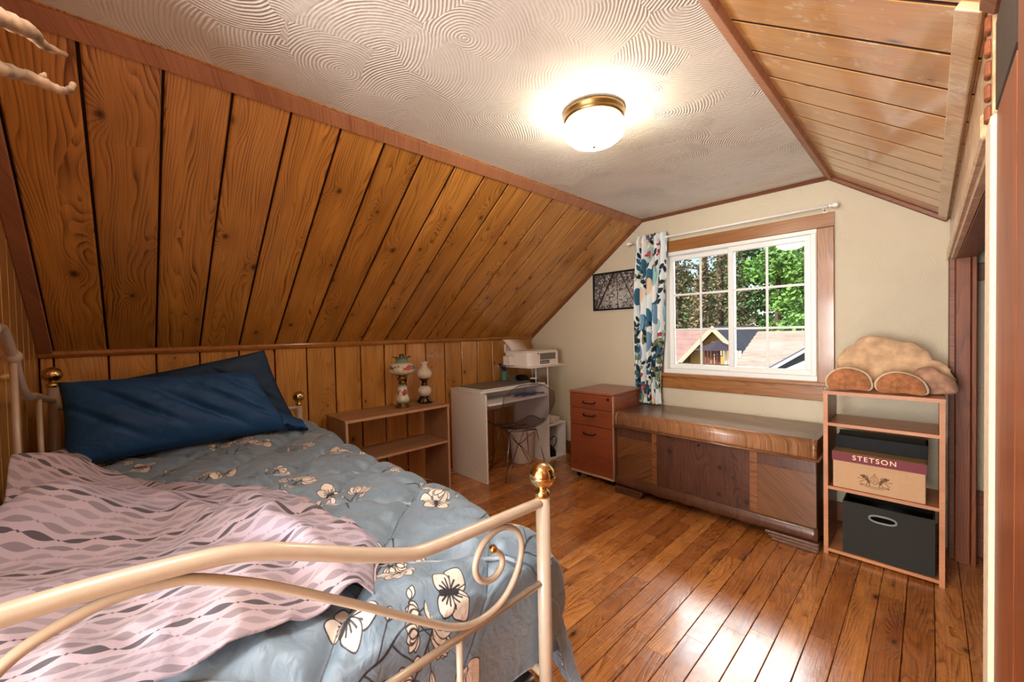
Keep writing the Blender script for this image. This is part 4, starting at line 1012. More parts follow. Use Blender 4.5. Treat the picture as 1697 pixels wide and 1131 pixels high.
setp(bl, 'rumpled lilac pink blanket with grey leaf chain pattern spread over the comforter', 'blanket')
hemp = [Vector(vs[NBY * (NBX + 1) + i]) + Vector((0, 0, .001)) for i in range(0, NBX + 1, 2)]
MB().tube(hemp, 0.005, 6).build('hem', simple('blanket_hem', sRGB(214, 196, 200), 0.8), bl)

# ================================================================== PILLOWS
def pillow(name, label, A, B, C_, D, thick, seed, nfold, tail=0.0, flip=1, mat='navy'):
    """A top-left, B top-right, C bottom-right, D bottom-left corners"""
    A, B, C_, D = map(Vector, (A, B, C_, D)); n = 70; m = 46
    nn = (B - A).cross(D - A).normalized() * flip
    vs = []; uv = []
    for side in (1, -1):
        for j in range(m + 1):
            for i in range(n + 1):
                u, v = i / n, j / m
                P = (A * (1 - u) + B * u) * (1 - v) + (D * (1 - u) + C_ * u) * v
                e = (1 - abs(2 * u - 1) ** 3.0) * (1 - abs(2 * v - 1) ** 2.6); e = max(0, e) ** 0.5
                # sides pull in
                pin = 0.030 * (1 - (2 * v - 1) ** 2); P += (B - A) * (pin * (0.5 - u) * 1.2); P += (D - A) * (0.05 * (1 - (2 * u - 1) ** 2) * (0.5 - v))
                f = 0.0
                for k in range(nfold):
                    c = (k + .5) / nfold; a = (u * 1.0 - v * 0.55) - (c * 1.1 - 0.28); wdt = .020 + .010 * ((k * 7) % 3)
                    f += -0.034 * math.exp(-(a / wdt) ** 2) * math.sin(min(1, max(0, v * 1.15 - .05 + .1 * math.sin(k * 2.1))) * math.pi)
                f += 0.012 * nz(u * 6 + seed, v * 5, seed) + 0.005 * nz(u * 18, v * 14, seed)
                # gathered end
                f += 0.012 * math.sin(v * 28 + 3 * math.sin(u * 9)) * sstep(.82, .97, u) * (1 if tail else .3)
                P = P + nn * side * (thick * e + f * e)
                vs.append(P); uv.append((u, v))
    N1 = (n + 1) * (m + 1); fs = []
    for j in range(m):
        for i in range(n):
            a = j * (n + 1) + i; fs.append((a, a + 1, a + n + 2, a + n + 1)); b = a + N1; fs.append((b + n + 1, b + n + 2, b + 1, b))
    o = MB().add(vs, fs, 0, True, uv).build(name, M_[mat], None)
    bm = bmesh.new(); bm.from_mesh(o.data); bmesh.ops.remove_doubles(bm, verts=bm.verts, dist=0.0005); bmesh.ops.recalc_face_normals(bm, faces=bm.faces); bm.to_mesh(o.data); bm.free()
    for p in o.data.polygons: p.use_smooth = True
    return o
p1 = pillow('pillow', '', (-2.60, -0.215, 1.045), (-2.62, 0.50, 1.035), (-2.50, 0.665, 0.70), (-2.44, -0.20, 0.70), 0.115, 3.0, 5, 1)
setp(p1, 'front navy blue pillow with diagonal creases and a gathered end', 'pillow', 'navy pillows at the bed head')
sl_ = MB()
slv = []; slf = []
ringA = [(-2.52, .60 + .0, .80), (-2.47, .62, .745), (-2.50, .645, .70), (-2.56, .65, .715), (-2.60, .62, .78)]
ringB = [(-2.50, .72, .735), (-2.46, .73, .705), (-2.48, .745, .682), (-2.55, .75, .688), (-2.58, .735, .72)]
ra = cr(ringA, 5, True); rb = cr(ringB, 5, True); K = len(ra)
for q in range(6):
    t = q / 5
    for k in range(K): slv.append(ra[k] * (1 - t) + rb[k] * t + Vector((0, 0, .008 * math.sin(k * 2.3 + q))))
for q in range(5):
    for k in range(K): slf.append((q * K + k, q * K + (k + 1) % K, (q + 1) * K + (k + 1) % K, (q + 1) * K + k))
slf.append(tuple(5 * K + k for k in range(K)))
sl_.add(slv, slf, 0, True).build('pillowcase_end', M_['navy'], p1)
p2 = pillow('pillow', '', (-2.715, -0.10, 1.02), (-2.70, 0.585, 1.145), (-2.66, 0.725, 0.72), (-2.64, -0.08, 0.72), 0.05, 8.0, 2, mat='navy_shaded')
setp(p2, 'navy blue pillow behind, its pointed corner standing up', 'pillow', 'navy pillows at the bed head')

# ================================================================== ANTLER (upper left)
def ray_pt(u, v, d):
    q = _r * ((u - 848.5) / 666.006) + _d * ((v - 565.5) / 666.006) + _f
    return Vector((0, 0, H)) + q * d
an = empty('antler', (-1.22, YB, 1.62), 'pale weathered deer antler on the back wall, its two tines reaching in', 'antler')
def tine(pxs, rs, name):
    pts = [ray_pt(u, v, d) for u, v, d in pxs]; k = 6
    pp = cr(pts, k); rr = []
    for i in range(len(pp)):
        f = i / k; a = min(int(f), len(rs) - 2); rr.append(rs[a] + (rs[a + 1] - rs[a]) * (f - a))
    rr = [r * (1 + .10 * math.sin(i * 1.3) + .05 * math.sin(i * 3.1)) for i, r in enumerate(rr)]
    return MB().tube(pp, rr, 12)
t1 = tine([(-60, 5, .50), (-10, 24, .54), (25, 40, .57), (50, 52, .60), (66, 70, .62), (88, 82, .64), (110, 91, .66)], [.016, .013, .0115, .0105, .0075, .0055, .0035], 't'); t1.build('tine', M_['antler'], an)
t2 = tine([(-60, 92, .54), (-10, 110, .57), (25, 121, .60), (60, 132, .62), (90, 146, .64), (106, 150, .65), (117, 147, .655), (122, 138, .66)], [.015, .011, .0095, .009, .007, .0055, .0045, .0035], 't')
t2.build('tine', M_['antler'], an)
tine([(66, 131, .625), (72, 126, .625), (75, 121, .627)], [.006, .004, .0015], 't').build('spur', M_['antler'], an)
base = Vector((-1.22, YB + .012, 1.62))
MB().tube(cr([base, base + Vector((.02, .06, .01)), ray_pt(-140, 30, .45), ray_pt(-60, 5, .50)], 6), .016, 12).tube(cr([base + Vector((0, .02, -.02)), ray_pt(-150, 110, .47), ray_pt(-60, 92, .54)], 6), .015, 12).build('beam', M_['antler'], an)
MB().box((base.x - .06, YB, base.z - .08), (base.x + .06, YB + .02, base.z + .08), .01).build('plaque', M_['walnut_z'], an)
# ================================================================== LOW BOOKSHELF BY THE BED
def bx(name, a, b, m, parent, bev=0.002): return MB().box(a, b, bev).build(name, m, parent)
BX0, BX1, BY0, BY1, BZ = -2.945, -2.600, 1.000, 1.812, 0.668
bs = empty('bookshelf', (-2.77, 1.4, 0), 'low walnut laminate bookshelf with two boards under the oil lamps', 'bookshelf')
def board(name, a, b, m, edge=True, parent=bs, e=M_['walnut_edge']):
    o = bx(name, a, b, m, parent, .0015)
    if edge: bx('edge_band', (b[0] - .0005, a[1], a[2]), (b[0] + .0015, b[1], b[2]), e, o, 0)
    return o
board('top', (BX0, BY0, BZ - .018), (BX1, BY1, BZ), M_['walnut'])
board('side_panel', (BX0, BY0 + .004, 0), (BX1 - .004, BY0 + .020, BZ - .018), M_['walnut_z'])
board('side_panel', (BX0, BY1 - .022, 0), (BX1 - .004, BY1 - .006, BZ - .018), M_['walnut_z'])
board('shelf', (BX0, BY0 + .020, .368), (BX1 - .012, BY1 - .022, .384), M_['walnut'])

# ================================================================== OIL LAMPS
lp = empty('rose_lamp', (-2.775, 1.505, BZ), 'tall green and cream glass lamp painted with roses, frilled rim', 'lamp')
c = Vector((-2.775, 1.505, BZ))
def lathe_uv(prof, cc, n, rep=1.0, wob=None, v0=0.0, v1=1.0, u0=0.0):
    vs = []; uv = []; zs = [p[1] for p in prof]; a, b = min(zs), max(zs)
    for i, (r, z) in enumerate(prof):
        for k in range(n + 1):
            w = 2 * math.pi * k / n; dr, dz = wob(i, w) if wob else (0, 0)
            vs.append((cc[0] + (r + dr) * math.cos(w), cc[1] + (r + dr) * math.sin(w), cc[2] + z + dz)); uv.append((k / n * rep + u0, v0 + (v1 - v0) * (z - a) / (b - a)))
    fs = [(i * (n + 1) + k, i * (n + 1) + k + 1, (i + 1) * (n + 1) + k + 1, (i + 1) * (n + 1) + k) for i in range(len(prof) - 1) for k in range(n)]
    return MB().add(vs, fs, 0, True, uv)
MB().lathe([(.050, 0), (.056, .004), (.054, .012), (.040, .018), (.036, .026), (.040, .030)], c, 28).build('foot', M_['brass_old'], lp)
lathe_uv([(.034, .028), (.047, .034), (.052, .048), (.050, .062), (.041, .085), (.037, .11), (.036, .135), (.034, .155), (.026, .170), (.018, .176)], c, 40, 1.0, v0=.05, v1=.95, u0=.45).build('font', M_['roses'], lp)
MB().lathe([(.018, .174), (.030, .178), (.032, .186), (.024, .19), (.022, .202), (.034, .212), (.037, .222), (.028, .228), (.030, .236), (.044, .246), (.040, .25)], c, 28).build('burner', M_['brass_old'], lp)
for k in range(3):
    w = k * 2.094 + .5; cw, sw = math.cos(w), math.sin(w)
    MB().tube([c + Vector((.020 * cw, .020 * sw, .19)), c + Vector((.045 * cw, .045 * sw, .225)), c + Vector((.052 * cw, .052 * sw, .250))], .0022, 8).build('shade_arm', M_['brass_old'], lp)
lathe_uv([(.052, .246), (.072, .252), (.090, .268), (.097, .288), (.094, .308), (.080, .328), (.060, .341), (.048, .346)], c, 48, 1.0, v0=.12, v1=.92, u0=.42).build('shade', M_['roses'], lp)
fr_ = lathe_uv([(.048, .344), (.046, .356), (.048, .368), (.058, .378), (.066, .382)], c, 72, 1.0, lambda i, w: ((0.004 * math.cos(12 * w)) * (i > 2), 0.004 * math.sin(12 * w) * (i > 2)), v0=0.0, v1=.1).build('frilled_collar', M_['roses'], lp)
MB().lathe([(.020, .25), (.024, .30), (.018, .36), (.016, .402)], c, 20).build('chimney', M_['smoke'] if False else glass_mat('clear_chimney', (.95, .95, .95, 1), .02, 1.2, .03), lp)

lq = empty('hobnail_lamp', (-2.80, 1.712, BZ), 'smaller white milk glass lamp on a dark cast metal foot', 'lamp')
c = Vector((-2.80, 1.712, BZ))
ft = MB()
for k in range(4):
    w = k * math.pi / 2 + .5; cw, sw = math.cos(w), math.sin(w)
    ft.tube([c + Vector((.012 * cw, .012 * sw, .050)), c + Vector((.034 * cw, .034 * sw, .036)), c + Vector((.056 * cw, .056 * sw, .012)), c + Vector((.064 * cw, .064 * sw, .005))], [.014, .016, .010, .006], 8)
ft.lathe([(.048, .004), (.040, .024), (.022, .042), (.026, .052), (.018, .056)], c, 24).build('cast_foot', M_['pewter'], lq)
MB().lathe([(.018, .053), (.036, .060), (.050, .078), (.055, .098), (.051, .118), (.036, .134), (.020, .140)], c, 32).build('font', M_['glass_white'], lq)
MB().lathe([(.020, .138), (.028, .142), (.022, .150), (.020, .168), (.026, .182), (.040, .192), (.038, .198)], c, 24).build('burner', M_['pewter'], lq)
MB().lathe([(.034, .196), (.052, .206), (.062, .226), (.060, .246), (.046, .266), (.030, .280), (.024, .292), (.024, .312), (.034, .330)], c, 40, wob=lambda i, w: (0.003 * math.cos(7 * w) * (i == 8), 0.004 * math.sin(7 * w) * (i == 8))).build('shade', M_['glass_white'], lq)
# lamp cord hanging behind the shelf
cd = MB().tube(cr([(-2.955, 1.50, BZ + .015), (-2.960, 1.46, .60), (-2.955, 1.42, .50), (-2.958, 1.45, .385), (-2.955, 1.55, .25), (-2.90, 1.68, .07), (-2.86, 1.78, .012), (-2.75, 1.80, .008), (-2.70, 1.70, .006)], 8), .0035, 8)
cd.tube(cr([(-2.775, 1.50, BZ + .008), (-2.85, 1.50, BZ + .006), (-2.945, 1.50, BZ + .006), (-2.955, 1.50, BZ + .012)], 5), .0033, 8)
setp(cd.build('lamp_cord', M_['cord']), 'tan lamp cord trailing down behind the low bookshelf', 'cord')
cd = MB().tube(cr([(-2.968, 1.86, .40), (-2.965, 1.90, .20), (-2.93, 1.93, .05), (-2.90, 1.98, .010), (-2.86, 2.04, .006)], 8), .003, 8)
setp(cd.build('wall_cord', M_['paper']), 'thin pale cord on the floor between bookshelf and desk', 'cord')

# ================================================================== DESK
DX0, DX1, DY0, DY1 = -2.925, -2.455, 2.052, 2.822
dk = empty('computer_desk', (-2.69, 2.44, 0), 'small white melamine computer desk with keyboard shelf', 'desk')
wm, we_ = M_['white_mel'], M_['white_edge']
def wboard(name, a, b, axis_edge=True, parent=dk):
    o = bx(name, a, b, wm, parent, .001)
    if axis_edge: bx('edging', (b[0] - .0005, a[1], a[2]), (b[0] + .0012, b[1], b[2]), we_, o, 0)
    return o
sp_ = wboard('side_panel', (DX0, DY0, 0), (DX1, DY0 + .016, .722))
for (xx, zz) in ((-2.80, .67), (-2.80, .35), (-2.60, .10)): bx('screw_cap', (xx - .003, DY0 - .0015, zz - .003), (xx + .003, DY0 + .001, zz + .003), M_['black'], sp_, 0)
sp_ = wboard('side_panel', (DX0, DY1 - .016, 0), (DX1, DY1, .722))
wboard('desk_top', (DX0, DY0 - .008, .724), (DX1 - .05, DY1 + .006, .740))
wboard('keyboard_shelf', (DX0 + .12, DY0 + .022, .628), (DX1 + .02, DY1 - .024, .644))
wboard('back_panel', (DX0 + .01, DY0 + .016, .48), (DX0 + .024, DY1 - .016, .722), False)
wboard('tray_back', (DX0 + .18, DY0 + .022, .645), (DX0 + .194, DY1 - .024, .70), False)
# side tower: low shelf and raised printer shelf on slim posts
wboard('low_shelf', (DX0, DY1 + .001, .322), (-2.475, 3.085, .336))
wboard('outer_panel', (DX0, 3.072, 0), (-2.475, 3.086, .322))
wboard('plinth', (DX0, DY1 + .001, .0), (-2.480, 3.072, .012))
bx('printer_shelf', (-2.90, 2.590, .888), (-2.455, 3.075, .900), wm, dk, .003)
for (xx, yy, z0) in ((-2.475, 2.835, .337), (-2.50, 2.70, .741), (-2.88, 2.65, .741), (-2.88, 3.05, .337)):
    MB().tube([(xx, yy, z0), (xx, yy, .888)], .006, 10).build('post', M_['post'], dk)

# things on the desk
lt = empty('folded_panel', (-2.70, 2.36, .740), 'flat dark grey folded panel lying along the desk top', 'panel')
bx('lid', (-2.86, 2.085, .752), (-2.520, 2.66, .760), M_['grey_metal'], lt, .003)
bx('body', (-2.86, 2.085, .7405), (-2.525, 2.66, .751), M_['white_edge'], lt, .003)
pc = empty('pencil_cup', (-2.80, 2.50, .741), 'teal and cream patterned pen cup crowded with dark pens', 'cup')
pc.location = (-2.82, 2.60, .7615)
c = Vector(pc.location)
MB().lathe([(.0001, 0), (.030, 0), (.031, .004), (.032, .088), (.029, .088), (.028, .006), (.0001, .005)], c, 24).build('cup', M_['teal'], pc)
rg = random.Random(4)
for k in range(9):
    a = rg.uniform(0, 6.28); tl = rg.uniform(.02, .045); L = rg.uniform(.12, .155)
    b0 = c + Vector((.010 * math.cos(a + 2), .010 * math.sin(a + 2), .009)); b1 = c + Vector((tl * math.cos(a) , tl * math.sin(a) - (.03 if k < 3 else 0), L))
    b1 = b0 + (b1 - b0) * 1.0
    MB().tube([b0, b0.lerp(b1, .9), b1], [.0042, .0042, .002], 8).build('pen', [M_['black'], M_['black'], M_['navy'], M_['maroon'], M_['grey_metal']][k % 5], pc)
sc_ = MB()
for s_ in (-1, 1):
    q = [c + Vector((.0, -.012, .10)), c + Vector((.0, -.030 + s_ * .010, .125)), c + Vector((.0, -.046 + s_ * .014, .150)), c + Vector((.0, -.060 + s_ * .006, .155)), c + Vector((.0, -.050, .135))]
    sc_.tube(cr(q, 5), .0048, 8)
sc_.build('scissors', M_['black'], pc)
tb1 = bx('tape_dispenser', (-2.84, 2.675, .7405), (-2.79, 2.74, .775), M_['teal'], None, .006); setp(tb1, 'small teal box beside the pen cup', 'box')
st = MB().prism([(2.75, .7405), (2.88, .7405), (2.88, .765), (2.84, .792), (2.78, .796), (2.75, .775)], 0, -2.83, -2.76); st = st.build('hole_punch', M_['black'], None, bevel=.004); setp(st, 'black desk gadget in the shade under the printer shelf', 'gadget')
inkc = empty('candle_tin', (-2.55, 2.76, .7405), 'low round black tin with a white lid under the printer', 'tin')
inkc.location = (-2.60, 2.775, .7405); c = Vector(inkc.location)
MB().lathe([(.0001, 0), (.036, 0), (.038, .004), (.038, .030), (.036, .032), (.0001, .032)], c, 26).build('tin', M_['black'], inkc)
MB().lathe([(.0001, .032), (.034, .032), (.036, .036), (.034, .043), (.0001, .044)], c, 26).build('lid', M_['white_plastic'], inkc)
gl_ = MB().tube(cr([(-2.475, 2.50, .653), (-2.50, 2.56, .662), (-2.49, 2.63, .658), (-2.50, 2.70, .656), (-2.46, 2.76, .657)], 6), [.008] * 6 + [.012] * 12 + [.006] * 7, 10)
gl_.tube(cr([(-2.55, 2.47, .654), (-2.53, 2.55, .664), (-2.55, 2.62, .657)], 6), .011, 10)
setp(gl_.build('glasses_case', M_['navy']), 'dark tangle of glasses and cable on the keyboard shelf', 'glasses')
# printer
pr = empty('printer', (-2.66, 2.80, .900), 'white inkjet printer with paper standing in its rear tray', 'printer')
wp = M_['white_plastic']
PX0, PX1, PY0, PY1, PZ0, PZ1 = -2.80, -2.485, 2.605, 3.005, .9005, 1.030
bd = MB(); rr = []
for a in range(0, 91, 15): rr.append((PX1 - .045 + .045 * math.sin(math.radians(a)), PY0 + .06 - .06 * math.cos(math.radians(a))))
poly = [(PX0, PY0)] + rr + [(PX1, PY1), (PX0, PY1)]
bd.prism(poly, 2, PZ0, PZ1); bd.build('body', wp, pr, bevel=.006)
bx('scanner_lid', (PX0 + .004, PY0 + .006, PZ1), (PX1 - .006, PY1 - .004, PZ1 + .012), wp, pr, .005)
bx('output_recess', (PX1 - .002, PY0 + .14, PZ0 + .055), (PX1 + .0012, PY1 - .04, PZ1 - .012), M_['grey_metal'], pr, .002)
bx('button_strip', (PX1 - .002, PY0 + .14, PZ0 + .018), (PX1 + .0015, PY0 + .27, PZ0 + .048), M_['black'], pr, .002)
for k in range(6): bx('button', (PX1 + .001, PY0 + .15 + k * .019, PZ0 + .026), (PX1 + .003, PY0 + .160 + k * .019, PZ0 + .038), wp, pr, .001)
bx('badge', (PX1 - .002, PY0 + .105, PZ1 - .02), (PX1 + .001, PY0 + .13, PZ1 - .012), M_['black'], pr, 0)
bx('paper_tray', (PX1 - .03, PY0 + .12, PZ0 + .001), (PX1 + .035, PY1 + .01, PZ0 + .007), wp, pr, .002)
bx('ink_tank', (PX0 + .02, PY0 - .055, PZ0 + .008), (PX0 + .12, PY0 - .001, PZ0 + .095), wp, pr, .006)
def sheet(q, m, name, parent, th=.0015):
    return MB().add(q, [(0, 1, 2, 3)]).build(name, m, parent, solid=th)
ps = MB(); vs = []; 
for j in range(9):
    t = j / 8
    for i in (0, 1): vs.append((-2.745 - .075 * t - .03 * t * t, 2.635 - .02 * t + i * (.215), 1.043 + .115 * t - .01 * t * t))
ps.add(vs, [(2 * j, 2 * j + 1, 2 * j + 3, 2 * j + 2) for j in range(8)], 0, True).build('paper', M_['paper'], pr, solid=.004)
bx('paper_support', (-2.86, 2.64, 1.02), (-2.845, 2.84, 1.10), wp, pr, .004)

# things in the desk tower
pp_ = empty('paper_stack', (-2.62, 2.95, .337), 'loose stack of white papers on the low side shelf of the desk', 'papers')
rg = random.Random(8)
for k in range(6):
    z = .3368 + k * .0085; a = rg.uniform(-.22, .22); M = Matrix.Translation((-2.60, 2.945, z)) @ Matrix.Rotation(a, 4, 'Z')
    MB().box((-.10, -.09, 0), (.10, .09, .0078), .002, M=M).build('sheaf', M_['paper'], pp_)
bg = MB(); vs = []; fs = []; NU, NV = 22, 12
for j in range(NV + 1):
    f = j / NV
    for i in range(NU):
        w = 2 * math.pi * i / NU; r = math.sqrt(max(0, 1 - f * f)) if f < 1 else 0.001
        k = 1 + .14 * nz(math.cos(w) * 2, math.sin(w) * 2, f * 3 + 4)
        vs.append((-2.62 + .115 * r * math.cos(w) * k, 2.945 + .095 * r * math.sin(w) * k, .0125 + .115 * f * (1 + .3 * nz(w, f, 1))))
for j in range(NV):
    for i in range(NU): fs.append((j * NU + i, j * NU + (i + 1) % NU, (j + 1) * NU + (i + 1) % NU, (j + 1) * NU + i))
fs.append(tuple(range(NU)))
hb_ = empty('black_bag', (-2.62, 2.945, .0125), 'slumped black bag with a strap loop in the bottom of the desk tower', 'bag')
bg.add(vs, fs, 0, True).build('pouch', M_['black'], hb_)
MB().tube(cr([(-2.56, 2.90, .10), (-2.55, 2.93, .16), (-2.55, 2.99, .19), (-2.55, 3.03, .165), (-2.55, 3.01, .11), (-2.56, 2.97, .07)], 6), .004, 8).build('strap', M_['black'], hb_)

# waste bin
bn = empty('waste_bin', (-2.66, 2.66, 0), 'white plastic waste bin standing under the desk', 'waste bin')
c = Vector((-2.66, 2.66, 0.0))
MB().lathe([(.0001, .001), (.090, .001), (.096, .006), (.116, .275), (.124, .290), (.124, .300), (.117, .302), (.113, .285), (.092, .010), (.0001, .008)], c, 36).build('tub', M_['white_plastic'], bn)
MB().lathe([(.1245, .284), (.128, .288), (.128, .298), (.1245, .300)], c, 36).build('rim', M_['white_plastic'], bn)

# ================================================================== SEE-THROUGH CHAIR
ch = empty('shell_chair', (-2.46, 2.36, 0), 'smoky see-through shell chair on a wire base, pushed up to the desk', 'chair')
c0 = Vector((-2.47, 2.42, 0)); rot = Matrix.Rotation(math.radians(157), 3, 'Z')   # +x local = front
def cw_(x, y, z): return c0 + rot @ Vector((x, y, z))
vs = []; NU, NV = 28, 26
for j in range(NV + 1):
    t = j / NV
    # profile front edge -> seat -> back
    if t < .5:
        s_ = t / .5; X = .235 - .40 * s_; Z = .415 + .02 * (1 - s_) ** 3 * -1 + .0 - .028 * math.sin(s_ * math.pi)
        Z += -.02 * max(0, (.25 - s_) / .25) ** 2
    else:
        s_ = (t - .5) / .5; a = s_ * 1.0
        X = -.165 - .075 * math.sin(min(1, s_ * 1.6) * math.pi / 2) - .055 * s_; Z = .415 + .385 * s_ ** 1.15
    wd = .232 * (1 - .10 * max(0, t - .72) / .28 - .55 * max(0, (t - .9) / .1) ** 2.2 * .35) * (1 - .12 * max(0, (.12 - t) / .12))
    for i in range(NU + 1):
        u = 2 * i / NU - 1
        Y = wd * u; e = abs(u) ** 2.6
        zz = Z + (.055 if t < .5 else .03) * e * (1 if t < .75 else max(0, (1 - t) / .25)) ; xx = X + (.085 * e * math.sin(min(1, max(0, (t - .28) / .5)) * math.pi)) 
        if t > .9: zz -= .045 * abs(u) ** 3.5 * (t - .9) / .1
        vs.append(cw_(xx, Y, zz))
fs = [(j * (NU + 1) + i, j * (NU + 1) + i + 1, (j + 1) * (NU + 1) + i + 1, (j + 1) * (NU + 1) + i) for j in range(NV) for i in range(NU)]
MB().add(vs, fs, 0, True).build('shell', M_['smoke'], ch, solid=.005)
rim = [vs[i] for i in range(NU + 1)] + [vs[j * (NU + 1) + NU] for j in range(1, NV + 1)] + [vs[NV * (NU + 1) + i] for i in range(NU - 1, -1, -1)] + [vs[j * (NU + 1)] for j in range(NV - 1, 0, -1)]
MB().tube(rim, .0034, 6, closed=True).build('rim', simple('smoky_plastic_edge', sRGB(84, 78, 80), .15, coat=.5), ch)
wr_ = M_['chrome']
feet = {(-1, -1): cw_(-.20, -.19, .003), (-1, 1): cw_(-.20, .19, .003), (1, -1): cw_(.20, -.19, .003), (1, 1): cw_(.20, .19, .003)}
tops_ = {k: cw_(k[0] * .11 - .02, k[1] * .12, .392) for k in feet}
for k, f in feet.items():
    l_ = MB().tube([f, tops_[k]], .004, 8)
    l_.tube([f + Vector((0, 0, .001)), cw_(-.02, 0, .245) + (cw_(k[0] * .012, k[1] * .012, 0) - c0)], .0032, 8)
    l_.tube([cw_(-.02, 0, .245), tops_[(k[0], -k[1])]], .003, 8).tube([cw_(-.02, 0, .245), tops_[(-k[0], k[1])]], .003, 8)
    l_.sphere(f + Vector((0, 0, .004)), .006, 10, 6)
    l_.build('wire_leg', wr_, ch)
MB().tube([tops_[(-1, -1)], tops_[(-1, 1)], tops_[(1, 1)], tops_[(1, -1)]], .004, 8, closed=True).build('seat_ring', wr_, ch)
MB().tube([tops_[(-1, -1)], tops_[(1, 1)]], .0035, 8).tube([tops_[(-1, 1)], tops_[(1, -1)]], .0035, 8).build('cross_wire', wr_, ch)

# ================================================================== DRAWER PEDESTAL
CX0, CX1, CY0, CY1, CZ0, CZ1 = -2.088, -1.672, 2.662, 3.150, .055, .727
dc = empty('drawer_pedestal', ((CX0 + CX1) / 2, (CY0 + CY1) / 2, 0), 'cherry laminate three drawer pedestal on castors next to the chest', 'drawer cabinet')
bx('carcass', (CX0 + .004, CY0 + .018, CZ0), (CX1 - .002, CY1, CZ1 - .017), M_['cherry_y'], dc, .002)
bx('top_panel', (CX0, CY0 - .004, CZ1 - .017), (CX1 + .002, CY1, CZ1), M_['cherry_y'], dc, .003)
bx('bottom_rail', (CX0 + .003, CY0 + .002, CZ0 - .004), (CX1 - .002, CY0 + .02, CZ0 + .014), M_['walnut_edge'], dc, .002)
for z0, z1 in ((.592, .707), (.455, .587), (.072, .450)):
    d_ = bx('drawer', (CX0 + .004, CY0, z0), (CX1 - .003, CY0 + .017, z1), M_['cherry'], dc, .002)
    zc = z1 - .048 if z1 > .5 else z1 - .060
    if z1 > .7: zc = .640
    MB().tube(cr([(-1.945, CY0 + .002, zc + .006), (-1.940, CY0 - .016, zc), (-1.92, CY0 - .022, zc - .004), (-1.86, CY0 - .022, zc - .004), (-1.838, CY0 - .016, zc), (-1.833, CY0 + .002, zc + .006)], 5), .005, 10).build('handle', M_['black'], d_)
MB().lathe([(.0001, .006), (.010, .006), (.012, .003), (.012, 0), (.0001, 0)], (0, 0, 0), 20, M=Matrix.Rotation(math.pi / 2, 3, 'X')).build('lock', M_['black'], dc, origin=(0, 0, 0)).location = Vector((-1.715, CY0 - .001, .682)) - dc.location
bx('light_edge', (CX1 - .006, CY0 - .001, CZ0 + .012), (CX1 - .0005, CY0 + .017, CZ1 - .018), M_['walnut_edge'], dc, 0)
for xx in (CX0 + .05, CX1 - .035):
    for yy in (CY0 + .05, CY1 - .05):
        w = MB().lathe([(.0001, -.012), (.018, -.012), (.022, -.008), (.022, .008), (.018, .012), (.0001, .012)], (xx, yy, .0235), 18, M=Matrix.Rotation(math.pi / 2, 3, 'Y'))
        w.box((xx - .016, yy - .016, .030), (xx + .016, yy + .016, .0515), .004).build('castor', M_['black'], dc)

# ================================================================== CEDAR CHEST
HX0, HX1, HY0, HY1 = -1.630, -0.412, 2.632, 3.140
cc_ = empty('blanket_chest', (-1.02, 2.89, 0), 'long walnut veneered blanket chest under the window', 'chest')
bx('case', (HX0 + .008, HY0, .055), (HX1 - .004, HY1, .498), M_['ch_body'], cc_, .003)
# veneered panels on the front
def face(name, x0, x1, z0, z1, m, t=.004): return bx(name, (x0, HY0 - t, z0), (x1, HY0 + .001, z1), m, cc_, .001)
def diag(name, base, ang):
    return wood(name, base[0], base[1], knotc, axis='X', ring=50, streak=.7, rough=.35, coat=.4, var=0.0, bump=.1)
dl = wood('chest_diagonal_left', sRGB(124, 80, 44), sRGB(70, 40, 22), knotc, axis='X', ring=70, streak=.7, rough=.35, coat=.4, var=0, bump=.1)
def face_diag(x0, x1, z0, z1, ang, name='diagonal_panel'):
    """front veneer with its own axes turned so the grain runs at an angle"""
    cx_, cz_ = (x0 + x1) / 2, (z0 + z1) / 2; R = Matrix.Rotation(ang, 4, 'Y')
    vs = [Vector((x - cx_, y, z - cz_)) for y in (-.0045, .001) for x, z in ((x0, z0), (x1, z0), (x1, z1), (x0, z1))]
    vs = [R.inverted() @ v for v in vs]
    vs = [(v.x, v.z, -v.y) for v in vs]     # own X = grain, own Y = across, own Z = out
    fs = [(0, 1, 2, 3), (7, 6, 5, 4), (0, 4, 5, 1), (1, 5, 6, 2), (2, 6, 7, 3), (3, 7, 4, 0)]
    me = bpy.data.meshes.new(name); me.from_pydata(vs, [], fs); me.materials.append(dl)
    bm = bmesh.new(); bm.from_mesh(me); bmesh.ops.recalc_face_normals(bm, faces=bm.faces); bm.to_mesh(me); bm.free()
    o = bpy.data.objects.new(name, me); COL.objects.link(o); o.parent = cc_
    A = R @ Matrix(((1, 0, 0), (0, 0, -1), (0, 1, 0))).to_4x4()
    o.matrix_local = Matrix.Translation(Vector((cx_, HY0, cz_)) - Vector(cc_.location)) @ A
    return o
face_diag(HX0 + .012, -1.345, .134, .425, math.radians(-32))
face('top_band', HX0 + .012, -1.345, .425, .492, M_['ch_burl'])
face('tiger_strip', -1.345, -1.310, .134, .492, M_['ch_strip'], .005)
face('burl_panel', -1.310, -.735, .134, .492, M_['ch_burl'], .0042)
face('tiger_strip', -.735, -.695, .134, .492, M_['ch_strip'], .005)
face_diag(-.695, HX1 - .006, .134, .425, math.radians(38))
face('top_band', -.695, HX1 - .006, .425, .492, M_['ch_burl'])
MB().lathe([(.0001, .005), (.005, .005), (.008, .002), (.008, 0), (.0001, 0)], (0, 0, 0), 16, M=Matrix.Rotation(math.pi / 2, 3, 'X')).build('lock_button', M_['black'], cc_, origin=(0, 0, 0)).location = Vector((-1.025, HY0 - .005, .468)) - cc_.location
